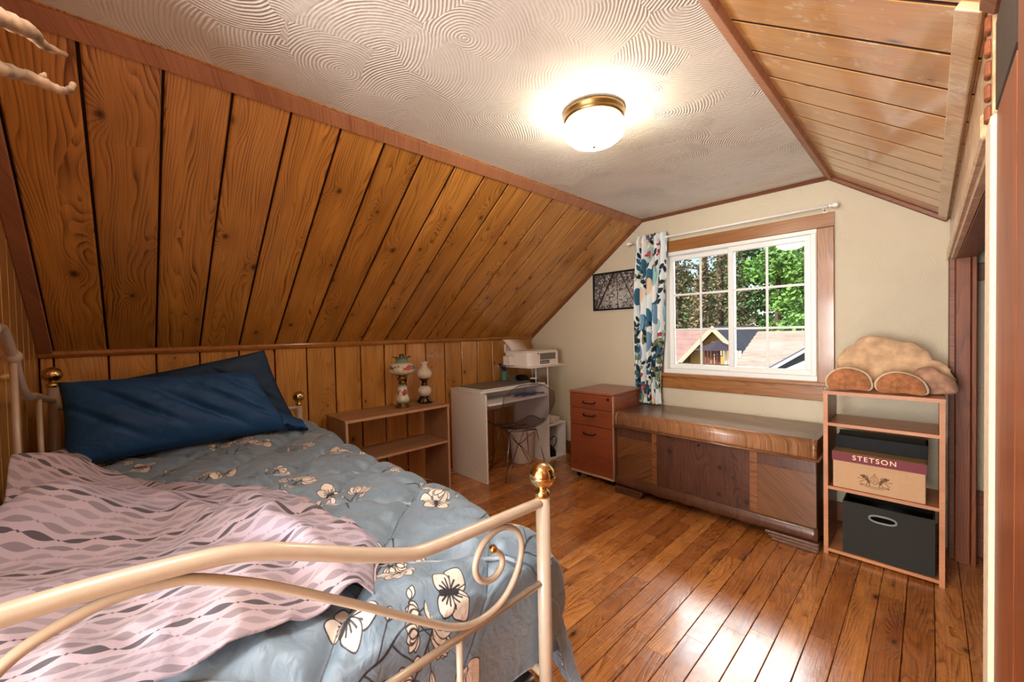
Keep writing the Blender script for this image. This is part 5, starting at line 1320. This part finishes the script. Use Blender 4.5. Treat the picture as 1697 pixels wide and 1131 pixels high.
# rolled base moulding with a scalloped lower edge
bmv = []; NS = 60
prof_y = [(.0, .134), (-.010, .130), (-.020, .118), (-.024, .10), (-.022, .082), (-.014, .070)]
vs = []; 
for i in range(NS + 1):
    x_ = HX0 + (HX1 - HX0) * i / NS; u = i / NS
    sc_z = .0
    if .14 < u < .86:
        w = (u - .14) / .72; sc_z = -.010 + .014 * abs(math.sin(w * math.pi * 5)) * (1 if .2 < w < .8 else .6)
    for (dy, z) in prof_y: vs.append((x_, HY0 + dy, z))
    vs.append((x_, HY0 - .006, .060 + sc_z)); vs.append((x_, HY0 + .01, .060 + sc_z))
K = len(prof_y) + 2
fs = [(i * K + k, i * K + k + 1, (i + 1) * K + k + 1, (i + 1) * K + k) for i in range(NS) for k in range(K - 1)]
fs += [tuple(range(K)), tuple(NS * K + k for k in range(K))[::-1]]
MB().add(vs, fs, 0, True).build('base_moulding', M_['ch_dark'], cc_)
for x0, x1 in ((-1.640, -1.435), (-.625, -.404)):
    f_ = MB(); fl_ = x0 < -1
    for k in range(3):
        z0 = .002 + k * .018; d = k * .008
        if fl_: f_.box((x0 + .002, HY0 - .022 + .002 * (2 - k), z0), (x1 + d * 1.4, HY0 + .05, z0 + .017), .004)
        else: f_.box((x0 - d * 1.8, HY0 - .022 + .002 * (2 - k), z0), (x1 - .002, HY0 + .05, z0 + .017), .004)
    f_.build('stepped_foot', M_['ch_dark'], cc_)
for x0, x1 in ((-1.63, -1.5), (-.54, -.41)): bx('rear_foot', (x0, HY1 - .08, 0), (x1, HY1 - .01, .056), M_['ch_dark'], cc_, .004)
# lid: rolled front edge
def lid_prof():
    P = [(HY1, .505), (HY1, .597), (HY1 - .02, .603)]
    P += [(HY0 + .02, .606)]
    for a in range(0, 91, 15): P.append((HY0 + .024 - .042 * math.sin(math.radians(a)), .564 + .042 * math.cos(math.radians(a))))
    P += [(HY0 - .018, .520), (HY0 - .016, .507)]
    return P
LP = lid_prof()
def lidseg(a, b, m, name, parent, k=0):
    o = MB().prism(LP, 0, a, b, 0, True).build(name, m, parent); 
    for p in o.data.polygons: p.use_smooth = len(p.vertices) == 4 and abs(p.normal.x) < .5
    return o
ld = lidseg(HX0 + .018, HX1 - .032, M_['ch_top'], 'lid', cc_)
lidseg(HX1 - .0315, HX1 - .001, M_['ch_strip'], 'lid_end', cc_)
lidseg(HX0 - .004, HX0 + .0175, M_['ch_strip'], 'lid_end', cc_)
MB().tube([(HX0 - .012, HY0 - .018, .501), (HX1 + .008, HY0 - .018, .501)], .007, 10).tube([(HX1 + .004, HY0 - .018, .501), (HX1 + .004, HY1, .501)], .007, 10).box((HX0 - .008, HY0 - .014, .495), (HX1 + .004, HY1, .506), .002).build('lid_moulding', M_['ch_strip'], cc_)

# ================================================================== OPEN SHELF UNIT (right)
SX0, SX1, SY0, SY1, SZ = -0.392, 0.052, 2.668, 2.965, 0.872
su = empty('shelf_unit', ((SX0 + SX1) / 2, (SY0 + SY1) / 2, 0), 'narrow open shelf unit in orange oak laminate right of the chest', 'shelf unit')
def sb(name, a, b, m, e=True):
    o = bx(name, a, b, m, su, .0015)
    if e: bx('edge_band', (a[0], a[1] - .0015, a[2]), (b[0], a[1] + .0005, b[2]), M_['edge_oak'], o, 0)
M_['edge_oak'] = wood('oak_edge_band', sRGB(190, 126, 82), sRGB(160, 100, 62), knotc, axis='X', ring=120, streak=.4, rough=.45, coat=.1, var=0, bump=.02)
sb('side_panel', (SX0, SY0, 0), (SX0 + .019, SY1, SZ - .018), M_['oakz'])
sb('side_panel', (SX1 - .020, SY0, 0), (SX1 - .001, SY1, SZ - .018), M_['oakz'])
sb('top', (SX0 - .001, SY0 - .001, SZ - .018), (SX1, SY1, SZ), M_['oakx'])
for z in (.688, .350, .014): sb('shelf', (SX0 + .019, SY0 + .004, z), (SX1 - .020, SY1, z + .016), M_['oakx'])

# hat box with its lid
hx0, hx1, hy0, hy1, hz0 = -.357, -.008, 2.680, 2.925, .3665
hbx = empty('hat_box', ((hx0 + hx1) / 2, (hy0 + hy1) / 2, hz0), 'tan hat box with maroon band, gold lettering and a printed crest', 'box')
bx('body', (hx0 + .003, hy0 + .003, hz0), (hx1 - .003, hy1 - .003, hz0 + .150), M_['tan_card'], hbx, .002)
hl = bx('lid', (hx0, hy0, hz0 + .142), (hx1, hy1, hz0 + .190), M_['olive_card'], hbx, .002)
bx('band', (hx0 - .0004, hy0 - .0012, hz0 + .142), (hx1 + .0012, hy0 + .012, hz0 + .189), M_['maroon'], hl, 0)
bx('band_side', (hx1 - .012, hy0, hz0 + .142), (hx1 + .0012, hy1, hz0 + .189), M_['maroon'], hl, 0)
cq = MB(); cw2 = .168; ch2 = .0985; ccx, ccz = -.190, hz0 + .067
cq.add([(ccx - cw2 / 2, hy0 + .0018, ccz - ch2 / 2), (ccx + cw2 / 2, hy0 + .0018, ccz - ch2 / 2), (ccx + cw2 / 2, hy0 + .0018, ccz + ch2 / 2), (ccx - cw2 / 2, hy0 + .0018, ccz + ch2 / 2),
        (ccx - cw2 / 2, hy0 + .0026, ccz - ch2 / 2), (ccx + cw2 / 2, hy0 + .0026, ccz - ch2 / 2), (ccx + cw2 / 2, hy0 + .0026, ccz + ch2 / 2), (ccx - cw2 / 2, hy0 + .0026, ccz + ch2 / 2)],
       [(0, 1, 2, 3), (7, 6, 5, 4)], 0, False, [(0, 0), (1, 0), (1, 1), (0, 1)] * 2)
cq.build('crest', M_['crest'], hbx)
def lettering(txt, size, at, mat, parent, name, spacing=1.0, ext=.0004, bold=0.0):
    cu = bpy.data.curves.new(name, 'FONT'); cu.body = txt; cu.size = size; cu.extrude = ext; cu.align_x = 'CENTER'; cu.align_y = 'CENTER'; cu.space_character = spacing; cu.offset = bold
    t = bpy.data.objects.new('tmp_text', cu); COL.objects.link(t)
    bpy.context.view_layer.update()
    me = bpy.data.meshes.new_from_object(t); bpy.data.objects.remove(t)
    me.materials.clear(); me.materials.append(mat)
    o = bpy.data.objects.new(name, me); COL.objects.link(o); o.parent = parent
    po = Vector((0, 0, 0)); q = parent
    while q is not None: po += Vector(q.location); q = q.parent
    o.matrix_local = Matrix.Translation(Vector(at) - po) @ Matrix.Rotation(math.pi / 2, 4, 'X')
    return o
lt_ = lettering('STETSON', .034, (-.192, hy0 - .0016, hz0 + .167), M_['gold_ink'], hl, 'lettering', 1.22, bold=.0003)
hl['label'] = 'lid with a maroon band lettered in gold'
# dark hat case lying on top at the back
hc = MB().prism(smooth2([(-.345, 2.80), (-.33, 2.78), (-.03, 2.78), (-.012, 2.80), (-.012, 2.90), (-.03, 2.93), (-.33, 2.93), (-.345, 2.91)], 3), 2, hz0 + .1905, hz0 + .258).build('black_case', M_['black'], None, bevel=.012)
setp(hc, 'flat black case lying on the back of the hat box lid', 'case')
# fabric bin
fb = empty('fabric_bin', (-.148, 2.82, .030), 'charcoal fabric storage bin with an oval grey grip on the bottom shelf', 'storage bin')
fx0, fx1, fy0, fy1, fz0, fz1 = -.315, .020, 2.682, 2.945, .0305, .300
b_ = MB(); NXq = 16
# front wall with a slot: built as ring of quads round the oval
def wallpoly(y, outer, hole, t):
    pass
hxc, hzc, hw, hh = -.160, .243, .050, .017
oval = []
for k in range(32):
    a = 2 * math.pi * k / 32; oval.append((hxc + hw * (abs(math.cos(a)) ** .7) * (1 if math.cos(a) >= 0 else -1), hzc + hh * (abs(math.sin(a)) ** .9) * (1 if math.sin(a) >= 0 else -1)))
outer = []
for k in range(32):
    a = 2 * math.pi * k / 32; dx, dz = math.cos(a), math.sin(a)
    tx = ((fx1 if dx > 0 else fx0) - hxc) / dx if abs(dx) > 1e-6 else 1e9; tz = ((fz1 if dz > 0 else fz0) - hzc) / dz if abs(dz) > 1e-6 else 1e9
    t = min(tx, tz); outer.append((hxc + dx * t, hzc + dz * t))
# snap nearest outer points to the corners
for cx__, cz__ in ((fx0, fz0), (fx1, fz0), (fx1, fz1), (fx0, fz1)):
    k = min(range(32), key=lambda q: (outer[q][0] - cx__) ** 2 + (outer[q][1] - cz__) ** 2); outer[k] = (cx__, cz__)
vs = [(x, fy0 + .004 * math.sin(x * 20), z) for x, z in outer] + [(x, fy0, z) for x, z in oval] + [(x, fy0 + .008, z) for x, z in oval] + [(x, fy0 + .008, z) for x, z in outer]
fs = []
for k in range(32):
    k2 = (k + 1) % 32; fs += [(k, k2, 32 + k2, 32 + k), (32 + k, 32 + k2, 64 + k2, 64 + k), (64 + k, 64 + k2, 96 + k2, 96 + k), (96 + k, 96 + k2, k2, k)]
MB().add(vs, fs).build('front_wall', M_['bin_fab'], fb)
MB().box((fx0, fy0 + .008, fz0), (fx0 + .006, fy1, fz1), .001).box((fx1 - .006, fy0 + .008, fz0), (fx1, fy1, fz1), .001).box((fx0, fy1 - .006, fz0), (fx1, fy1, fz1), .001).box((fx0, fy0 + .006, fz0), (fx1, fy1, fz0 + .006), .001).build('sides', M_['bin_fab'], fb)
MB().tube([(x, fy0 - .001, z) for x, z in oval], .0055, 8, closed=True).build('grip', M_['bin_grip'], fb)

# ================================================================== BRACKET FUNGI
def conk(name, label, outline, y, th, tilt, mats, face=None, seed=1, z0=SZ, lean=0.0, bump=.006, under=True):
    """outline (x,z) in the wall plane, seen from the front; a domed slab with real thickness"""
    ol = smooth2(outline, 6); n = len(ol); cx_ = sum(p[0] for p in ol) / n; cz_ = sum(p[1] for p in ol) / n
    zmin = min(p[1] for p in ol)
    e = empty(name, (cx_, y, z0), label, 'fungus', None)
    def ring(s_, d):
        R = []
        for k, (x, z) in enumerate(ol):
            dx, dz = (x - cx_) * s_, (z - cz_) * s_
            b = bump * (nz((cx_ + dx) * 24 + seed, (cz_ + dz) * 24, d * 20 + seed) + .6 * nz((cx_ + dx) * 60 + seed, (cz_ + dz) * 60, d * 50))
            zz = cz_ + dz
            R.append(Vector((cx_ + dx + b, y + d + b + (zz - zmin) * lean, z0 + .001 + (zz - zmin))))
        return R
    rings = []
    N = 9
    for k in range(N + 1):
        t = k / N; rings.append(ring(math.sin(t * math.pi / 2) * .999 + .001, -th * .5 * math.cos(t * math.pi / 2)))
    for k in range(1, N + 1):
        t = k / N; rings.append(ring(math.cos(t * math.pi / 2) * .999 + .001, th * .5 * math.sin(t * math.pi / 2)))
    vs = [p for r in rings for p in r]; fs = []
    for j in range(len(rings) - 1):
        for k in range(n): fs.append((j * n + k, j * n + (k + 1) % n, (j + 1) * n + (k + 1) % n, (j + 1) * n + k))
    fs.append(tuple(range(n))[::-1]); fs.append(tuple((len(rings) - 1) * n + k for k in range(n)))
    MB().add(vs, fs, 0, True).build('cap', mats[0], e)
    if face:
        R = [ring(.90, -th * .5 + .004 - .0)] ; fv = []; ff = []
        for j, (s_, d) in enumerate(((.905, -th * .30), (.90, -th * .46), (.86, -th * .53), (.6, -th * .545), (.3, -th * .55), (.02, -th * .55))): fv += ring(s_, d)
        for j in range(5):
            for k in range(n): ff.append((j * n + k, j * n + (k + 1) % n, (j + 1) * n + (k + 1) % n, (j + 1) * n + k))
        ff.append(tuple(5 * n + k for k in range(n)))
        MB().add(fv, ff, 0, True).build('pore_face', face, e)
    return e
conk('bracket_fungus', 'largest bracket fungus, a broad pale slab leaning behind the others', [(-.372, .885), (-.378, .945), (-.362, .985), (-.352, 1.045), (-.325, 1.095), (-.29, 1.115), (-.268, 1.148), (-.225, 1.160), (-.15, 1.150), (-.10, 1.130), (-.055, 1.125), (-.01, 1.085), (.012, 1.045), (.045, 1.030), (.078, .985), (.085, .93), (.06, .888), (-.12, .880)], 2.893, .050, 0, (M_['conk'],), None, 2, lean=.12, bump=.011)
conk('bracket_fungus', 'left small fungus, brown face in a pale rim, at the shelf edge by the window', [(-.385, .895), (-.395, .935), (-.375, .975), (-.335, 1.003), (-.285, 1.008), (-.235, .99), (-.205, .955), (-.197, .915), (-.215, .890), (-.27, .893), (-.32, .886), (-.36, .886)], 2.728, .045, 0, (M_['conk_rim'],), M_['conk_face'], 5, lean=.15, bump=.003)
conk('bracket_fungus', 'middle small fungus, smooth brown face in a pale rim', [(-.190, .90), (-.190, .94), (-.165, .975), (-.125, .992), (-.075, .988), (-.03, .965), (-.004, .93), (.0, .895), (-.03, .882), (-.08, .888), (-.13, .884), (-.165, .886)], 2.726, .045, 0, (M_['conk_rim'],), M_['conk_face'], 9, lean=.18, bump=.003)
conk('bracket_fungus', 'right small fungus with a rough cracked pinkish crust', [(-.050, .93), (-.060, .975), (-.035, 1.005), (.01, 1.012), (.05, .985), (.082, .955), (.094, .915), (.088, .893), (.03, .882), (-.03, .886)], 2.800, .070, 0, (M_['conk_crust'],), None, 14, lean=.12, bump=.010)

# ================================================================== WINDOW DRESSING AND PICTURE
rd = empty('curtain_rod', (-1.05, 3.095, 1.942), 'white curtain rod above the window with a ball end', 'curtain rod')
MB().tube([(-1.735, 3.095, 1.942), (-.430, 3.095, 1.942)], .0075, 12).build('rod', M_['white_edge'], rd)
for x_ in (-1.738, -.425):
    s_ = -1 if x_ < -1 else 1
    MB().lathe([(.008, 0), (.011, .003), (.011, .010), (.008, .014), (.010, .018), (.0155, .026), (.017, .034), (.0145, .043), (.008, .048), (.0001, .049)], (x_, 3.095, 1.942), 16, M=Matrix.Rotation(s_ * math.pi / 2, 3, 'Y')).build('finial', M_['white_edge'], rd)
for x_ in (-1.70, -.452): MB().tube([(x_, YW - .0005, 1.930), (x_, 3.10, 1.930), (x_, 3.095, 1.934)], .005, 8).box((x_ - .010, YW - .003, 1.905), (x_ + .010, YW - .0005, 1.955), .001).build('bracket', M_['white_edge'], rd)

NXu, NZv = 150, 90
vs = []; uv = []
zt_, zb_ = 1.985, .612
for j in range(NZv + 1):
    v = j / NZv; z = zt_ + (zb_ - zt_) * v
    # width narrows slightly at the sill and spreads again
    xl = -1.700 - .035 * math.sin(v * math.pi) + .0 * v - .012 * v
    xr = -1.432 - .050 * sstep(.3, 1.0, v) - .02 * math.sin(v * 3.1) + .006 * math.sin(v * 13)
    for i in range(NXu + 1):
        u = i / NXu
        ph = u * 5.5 * 2 * math.pi + .5 * math.sin(v * 4 + u * 3) + .9 * v * math.sin(u * 9)
        x = xl + (xr - xl) * (u + .018 * math.sin(ph * 1.0 + 1.1))
        y = 3.093 + (.024 + .006 * math.sin(v * 7 + u * 5)) * math.sin(ph) - .012 * sstep(.85, 1, v)
        if v > .93: y += .010 * math.sin(u * 60) * (v - .93) / .07; 
        if .015 < v < .055: y = 3.095 + (y - 3.095) * .95 + (-.011 if math.sin(ph) <= 0 else .011)
        vs.append((x, y, z)); uv.append((u, 1 - v * .98))
fs = [(j * (NXu + 1) + i, j * (NXu + 1) + i + 1, (j + 1) * (NXu + 1) + i + 1, (j + 1) * (NXu + 1) + i) for j in range(NZv) for i in range(NXu)]
cu = MB().add(vs, fs, 0, True, uv).build('curtain', M_['curtain'], None, fixn=False, solid=.002)
setp(cu, 'teal and white curtain printed with leaves and red birds, gathered at the left', 'curtain')

pf = empty('framed_photo', (-1.93, YW - .015, 1.568), 'black framed photograph of pine boughs left of the curtain', 'picture')
px0, px1, pz0, pz1 = -2.172, -1.690, 1.398, 1.738
for a, b in (((px0, pz0), (px1, pz0 + .014)), ((px0, pz1 - .014), (px1, pz1)), ((px0, pz0 + .014), (px0 + .014, pz1 - .014)), ((px1 - .014, pz0 + .014), (px1, pz1 - .014))):
    MB().box((a[0], YW - .024, a[1]), (b[0], YW - .001, b[1]), .002).build('frame_bar', M_['black'], pf)
MB().add([(px0 + .012, YW - .014, pz0 + .012), (px1 - .012, YW - .014, pz0 + .012), (px1 - .012, YW - .014, pz1 - .012), (px0 + .012, YW - .014, pz1 - .012),
          (px0 + .012, YW - .008, pz0 + .012), (px1 - .012, YW - .008, pz0 + .012), (px1 - .012, YW - .008, pz1 - .012), (px0 + .012, YW - .008, pz1 - .012)], [(0, 1, 2, 3), (7, 6, 5, 4)], 0, False, [(0, 0), (1, 0), (1, 1), (0, 1)] * 2).build('print', M_['photo'], pf)
# ================================================================== OUTSIDE THE WINDOW
GZ = -2.9
m_leaf1 = simple('fresh_leaves', sRGB(128, 170, 80), .6, noise=.5, nscale=1.5)
m_leaf2 = simple('dark_needles', sRGB(84, 118, 62), .7, noise=.5, nscale=1.5)
m_leaf3 = simple('brown_needles', sRGB(146, 128, 92), .8, noise=.5, nscale=2)
m_bark = simple('bark', sRGB(96, 78, 62), .9, noise=.4, nscale=5)
m_ground = simple('grass_ground', sRGB(96, 112, 66), .95, noise=.4, nscale=1)
m_ochre = simple('ochre_siding', sRGB(206, 156, 88), .8)
m_pink = wood('weathered_shingles', sRGB(190, 168, 152), sRGB(150, 128, 114), knotc, ring=9, streak=.5, rough=.8, coat=0, var=.1, bump=.1)
m_slate = simple('slate_blue_roof', sRGB(92, 96, 112), .6, noise=.2, nscale=3)
m_board = simple('tan_bargeboard', sRGB(196, 174, 148), .7)
m_dkroof = simple('dark_tin_roof', sRGB(104, 88, 84), .5, noise=.2, nscale=3)
m_whitep = simple('white_fascia', sRGB(226, 218, 208), .6)
m_redroof = simple('dusty_red_roof', sRGB(168, 128, 118), .8, noise=.2, nscale=3)
m_thatch = simple('brown_brush', sRGB(104, 84, 62), .9, noise=.6, nscale=6)
gr = MB().box((-60, 4.2, GZ - .3), (40, 110, GZ)).build('lawn', m_ground, None, origin=(0, 0, 0)); setp(gr, 'mown grass of the yards below the window', None, None, 'structure')
def leafcloud(mb, pts, size, rng, n):
    """many small leaf quads scattered about the given blobs (centre, radius)"""
    for _ in range(n):
        c, r = pts[rng.randrange(len(pts))]
        v = Vector((rng.gauss(0, 1), rng.gauss(0, 1), rng.gauss(0, 1))).normalized() * (rng.random() ** .4)
        p = Vector(c) + Vector((v.x * r[0], v.y * r[1], v.z * r[2]))
        a = Vector((rng.uniform(-1, 1), rng.uniform(-1, 1), rng.uniform(-1, 1))).normalized(); b = a.orthogonal().normalized()
        s = size * rng.uniform(.6, 1.4); q = len(mb.v)
        mb.v += [tuple(p - a * s), tuple(p + b * s * .6), tuple(p + a * s), tuple(p - b * s * .6)]
        mb.f.append((q, q + 1, q + 2, q + 3)); mb.mi.append(0); mb.sm.append(False); mb.uv.append(None)
def tree(label, x, y, h, rad, leaf, kind, seed, n, size, bare=.25):
    rng = random.Random(seed); e = empty('tree', (x, y, GZ), label, 'tree', None)
    tk = MB().tube([(x, y, GZ), (x + .1, y, GZ + h * .5), (x, y + .1, GZ + h * .97)], [rad * .08 + .08, rad * .06 + .05, .03], 8)
    blobs = []
    if kind == 'conifer':
        L = 14
        for k in range(L):
            f = k / (L - 1); z = GZ + h * (bare + (1 - bare) * f); r = rad * (1 - f) ** .8 + .12
            for q in range(6):
                a = q * 1.047 + k * .6; bx_, by_ = x + math.cos(a) * r * .6, y + math.sin(a) * r * .6
                blobs.append(((bx_, by_, z - r * .12), (r * .42, r * .42, h * .035 + .05)))
                if k % 2 == 0: tk.tube([(x, y, z), (x + math.cos(a) * r, y + math.sin(a) * r, z - r * .2)], [.035, .012], 5)
    else:
        for k in range(26):
            a = rng.uniform(0, 6.28); rr_ = rad * rng.random() ** .5; f = rng.uniform(bare, .95)
            z = GZ + h * f; sh = math.sin(min(1, (f - bare) / (1 - bare) + .15) * math.pi) ** .5 if f < .99 else .3
            blobs.append(((x + math.cos(a) * rr_ * sh, y + math.sin(a) * rr_ * sh, z), (rad * .3, rad * .3, rad * .26)))
            if k % 2: tk.tube([(x, y, GZ + h * f * .7), (x + math.cos(a) * rr_ * sh, y + math.sin(a) * rr_ * sh, z)], [.05, .015], 5)
    tk.build('trunk', m_bark, e)
    lv = MB(); leafcloud(lv, blobs, size, rng, n); o = lv.build('foliage', leaf, e, fixn=False); o['kind'] = 'stuff'
    return e
# x/y slopes of the view through the window: -0.45 (left) ... -0.18 (right)
tree('tall brown-needled conifer, leftmost through the window', -10.6, 24, 12, 2.4, m_leaf3, 'conifer', 1, 3000, .12, .1)
tree('brown-needled conifer with open branches behind the ochre gable', -10.9, 32, 14.0, 3.2, m_leaf3, 'conifer', 2, 3600, .12, .15)
tree('slim dark conifer rising just left of the sash bar', -8.1, 21.5, 7.6, 1.0, m_leaf3, 'conifer', 12, 2600, .10, .2)
tree('dark green conifer in the right half of the window', -11.0, 38, 15.0, 4.2, m_leaf2, 'conifer', 3, 7000, .17, .05)
tree('bright leafy tree filling the right panes', -5.6, 25, 8.6, 3.0, m_leaf1, 'broad', 4, 9000, .13, .12)
tree('taller leafy tree at the right edge of the window', -6.4, 37, 13.5, 3.6, m_leaf1, 'broad', 5, 8000, .16, .2)
tree('far dark conifer between the sashes', -16.5, 50, 13.5, 4.4, m_leaf2, 'conifer', 6, 6000, .24, .02)
tree('far green tree at the horizon behind the roofs', -25.5, 60, 12, 5.5, m_leaf2, 'broad', 7, 6000, .28, .1)
tree('distant leafy tree behind the right-hand roofs', -11.8, 60, 12, 5.5, m_leaf1, 'broad', 17, 6000, .28, .05)
def bush(label, x, y, z0, r, hgt, leaf, seed, n, size, name='shrub', cat='shrub'):
    rng = random.Random(seed); e = empty(name, (x, y, z0), label, cat)
    MB().tube([(x, y, z0), (x, y, z0 + hgt * .7)], [.05, .02], 6).build('stem', m_bark, e)
    lv = MB(); leafcloud(lv, [((x, y, z0 + hgt * (.15 + .17 * k)), (r * (1 - .12 * k), r * (1 - .12 * k), hgt * .2)) for k in range(5)], size, rng, n); o = lv.build('foliage', leaf, e, fixn=False); o['kind'] = 'stuff'
bush('narrow clipped evergreen column by the red roof', -4.85, 12.0, GZ, .24, 3.0, m_leaf2, 21, 2600, .05, 'evergreen_shrub')
bush('fresh green shrub low in the left window corner', -5.0, 10.6, GZ, .42, 2.45, m_leaf1, 22, 1800, .06)
bush('green shrub beside the deck railing', -4.35, 10.3, GZ, .3, 2.35, m_leaf1, 23, 2200, .06)
# dusty red roof at the left
def house(label, x0, x1, y0, y1, zeave, zridge, axis, mroof, mwall, over=.35, name='house'):
    """axis 0: ridge along x;  axis 1: ridge along y (gable faces us)"""
    e = empty(name, ((x0 + x1) / 2, (y0 + y1) / 2, GZ), label, 'house')
    if axis == 1:
        xm = (x0 + x1) / 2
        MB().prism([(x0, GZ), (x1, GZ), (x1, zeave), (xm, zridge - .02), (x0, zeave)], 1, y0, y1).build('wall', mwall, e)
        sl_ = (zridge - zeave) / (x1 - xm)
        for s_ in (-1, 1):
            xe = xm + s_ * ((x1 - xm) + over); ze = zridge - sl_ * abs(xe - xm)
            MB().prism([(xm, zridge), (xe, ze), (xe, ze + .07), (xm, zridge + .07)], 1, y0 - over, y1 + over).build('roof_slope', mroof, e)
            MB().prism([(xm, zridge - .10), (xe, ze - .10), (xe, ze + .085), (xm, zridge + .085)], 1, y0 - over - .03, y0 - over).build('bargeboard', m_board, e)
        ww = (x1 - x0) * .09
        w_ = MB().box((xm - ww, y0 - .03, zeave + .02), (xm + ww, y0 + .01, zeave + .45)).build('window', m_whitep, e)
        MB().box((xm - ww + .04, y0 - .04, zeave + .06), (xm + ww - .04, y0 - .02, zeave + .41)).build('pane', m_slate, w_)
    else:
        ym = (y0 + y1) / 2
        MB().prism([(y0, GZ), (y1, GZ), (y1, zeave), (ym, zridge - .02), (y0, zeave)], 0, x0, x1).build('wall', mwall, e)
        sl_ = (zridge - zeave) / (y1 - ym)
        for s_ in (-1, 1):
            ye = ym + s_ * ((y1 - ym) + over); ze = zridge - sl_ * abs(ye - ym)
            rf = MB().prism([(ym, zridge), (ye, ze), (ye, ze + .06), (ym, zridge + .06)], 0, x0 - over, x1 + over).build('roof_slope', mroof, e)
            if s_ < 0:
                nC = 9
                for k in range(nC):
                    a, b = k / nC, (k + 1) / nC
                    ya, yb_ = ye + (ym - ye) * a, ye + (ym - ye) * b; za, zb__ = ze + (zridge - ze) * a, ze + (zridge - ze) * b
                    MB().prism([(ya, za + .06), (yb_, zb__ + .06), (yb_, zb__ + .072), (ya, za + .10)], 0, x0 - over, x1 + over).build('shingle_course', mroof, rf)
                MB().box((x0 - over, ye - .05, ze - .12), (x1 + over, ye, ze + .06)).build('fascia', m_whitep, e)
    return e
# positions follow sight lines (x = slope * y, z = H + slope * y)
house('ochre house with a dark low gable roof in mid window', -5.30, -3.70, 13.0, 16.5, .35, 1.20, 1, m_dkroof, m_ochre)
house('house with a pale pink shingled roof at the right', -2.95, -1.30, 10.6, 14.0, .34, 1.02, 0, m_pink, m_ochre, .25)
house('house with a dusty red roof at the left edge of the window', -9.4, -6.3, 14.4, 18.4, -.35, 1.05, 0, m_redroof, m_ochre, .3)
hs = empty('slate_roof', (-1.6, 7.4, GZ), 'steep slate blue neighbour roof with gutter, low at the right', 'roof')
P_ = lambda sx, sz, y: Vector((sx * y, y, H + sz * y))
def slab(name, q, m, th=.05):
    return MB().add([tuple(p) for p in q], [(0, 1, 2, 3)]).build(name, m, hs, solid=th)
slab('roof_slope', [P_(-.250, -.100, 7.0), P_(-.165, -.042, 7.0), P_(-.165, -.066, 7.0) + Vector((0, .1, 0)), P_(-.235, -.112, 7.0) + Vector((0, .1, 0))], m_slate)
slab('roof_slope', [P_(-.240, -.092, 7.3), P_(-.120, -.010, 7.3), P_(-.120, -.045, 9.3), P_(-.240, -.110, 9.3)], m_slate)
slab('gutter', [P_(-.252, -.100, 6.98), P_(-.150, -.030, 6.98), P_(-.150, -.036, 6.98), P_(-.252, -.108, 6.98)], m_whitep, .03)
slab('lower_roof', [P_(-.235, -.108, 6.2), P_(-.130, -.050, 6.2), P_(-.100, -.110, 5.2), P_(-.230, -.130, 5.2)], m_pink)
MB().box((-1.62, 7.2, GZ), (-.9, 9.0, .15)).build('wall', m_slate, hs)
th = MB(); leafcloud(th, [((-2.9 + .2 * k, 9.2 + .05 * k, .05 - .03 * k), (.5, .3, .28)) for k in range(5)], .07, random.Random(31), 3500)
for k in range(5): th.tube([(-2.9 + .2 * k, 9.2 + .05 * k, GZ), (-2.9 + .2 * k, 9.2 + .05 * k, -.1)], .03, 5)
o = th.build('brush_canopy', m_thatch, None, fixn=False); setp(o, 'brown brushy shrub canopy between the ochre house and the pink roof', 'shrub')
# deck with umbrella and chair
dkk = empty('deck', (-4.2, 11.4, GZ), 'grey timber deck with a railing beyond the left sash', 'deck')
MB().box((-4.7, 10.7, .02 - .25), (-3.2, 12.4, .06 - .25)).build('deck_floor', m_slate, dkk)
for k in range(6): MB().box((-4.6 + k * .26, 10.75, GZ), (-4.55 + k * .26, 10.80, .50 - .25)).build('post', m_thatch, dkk)
MB().box((-4.7, 10.72, .50 - .25), (-3.2, 10.82, .54 - .25)).build('handrail', m_thatch, dkk)
um = empty('parasol', (-3.95, 11.5, -.19), 'dark folded-edge parasol standing on the deck', 'parasol')
MB().tube([(-3.95, 11.5, -.19), (-3.95, 11.5, .84)], .02, 8).build('pole', m_bark, um)
MB().lathe([(.62, .62), (.50, .66), (.25, .76), (.03, .86), (.0001, .87)], (-3.95, 11.5, 0), 8, smooth=False).build('canopy', simple('dark_canvas', sRGB(66, 52, 60), .8), um)
for (dx, col, lb) in ((-0.03, sRGB(120, 60, 62), 'dark red slatted deck chair under the parasol'), (.47, sRGB(226, 220, 216), 'white slatted deck chair right of the dark red one')):
    md = simple('chair_paint', col, .6); dc_ = empty('deck_chair', (-3.95 + dx, 11.0, -.19), lb, 'chair')
    x_ = -3.95 + dx
    for k in range(5): MB().box((x_ - .2 + k * .085, 11.18, .18), (x_ - .15 + k * .085, 11.21, .62)).build('slat', md, dc_)
    MB().box((x_ - .22, 10.82, .14), (x_ + .22, 11.2, .18)).build('seat', md, dc_)
    for sx in (-.2, .2):
        for sy in (10.84, 11.18): MB().box((x_ + sx - .02, sy, -.19), (x_ + sx + .02, sy + .03, .14)).build('leg', md, dc_)
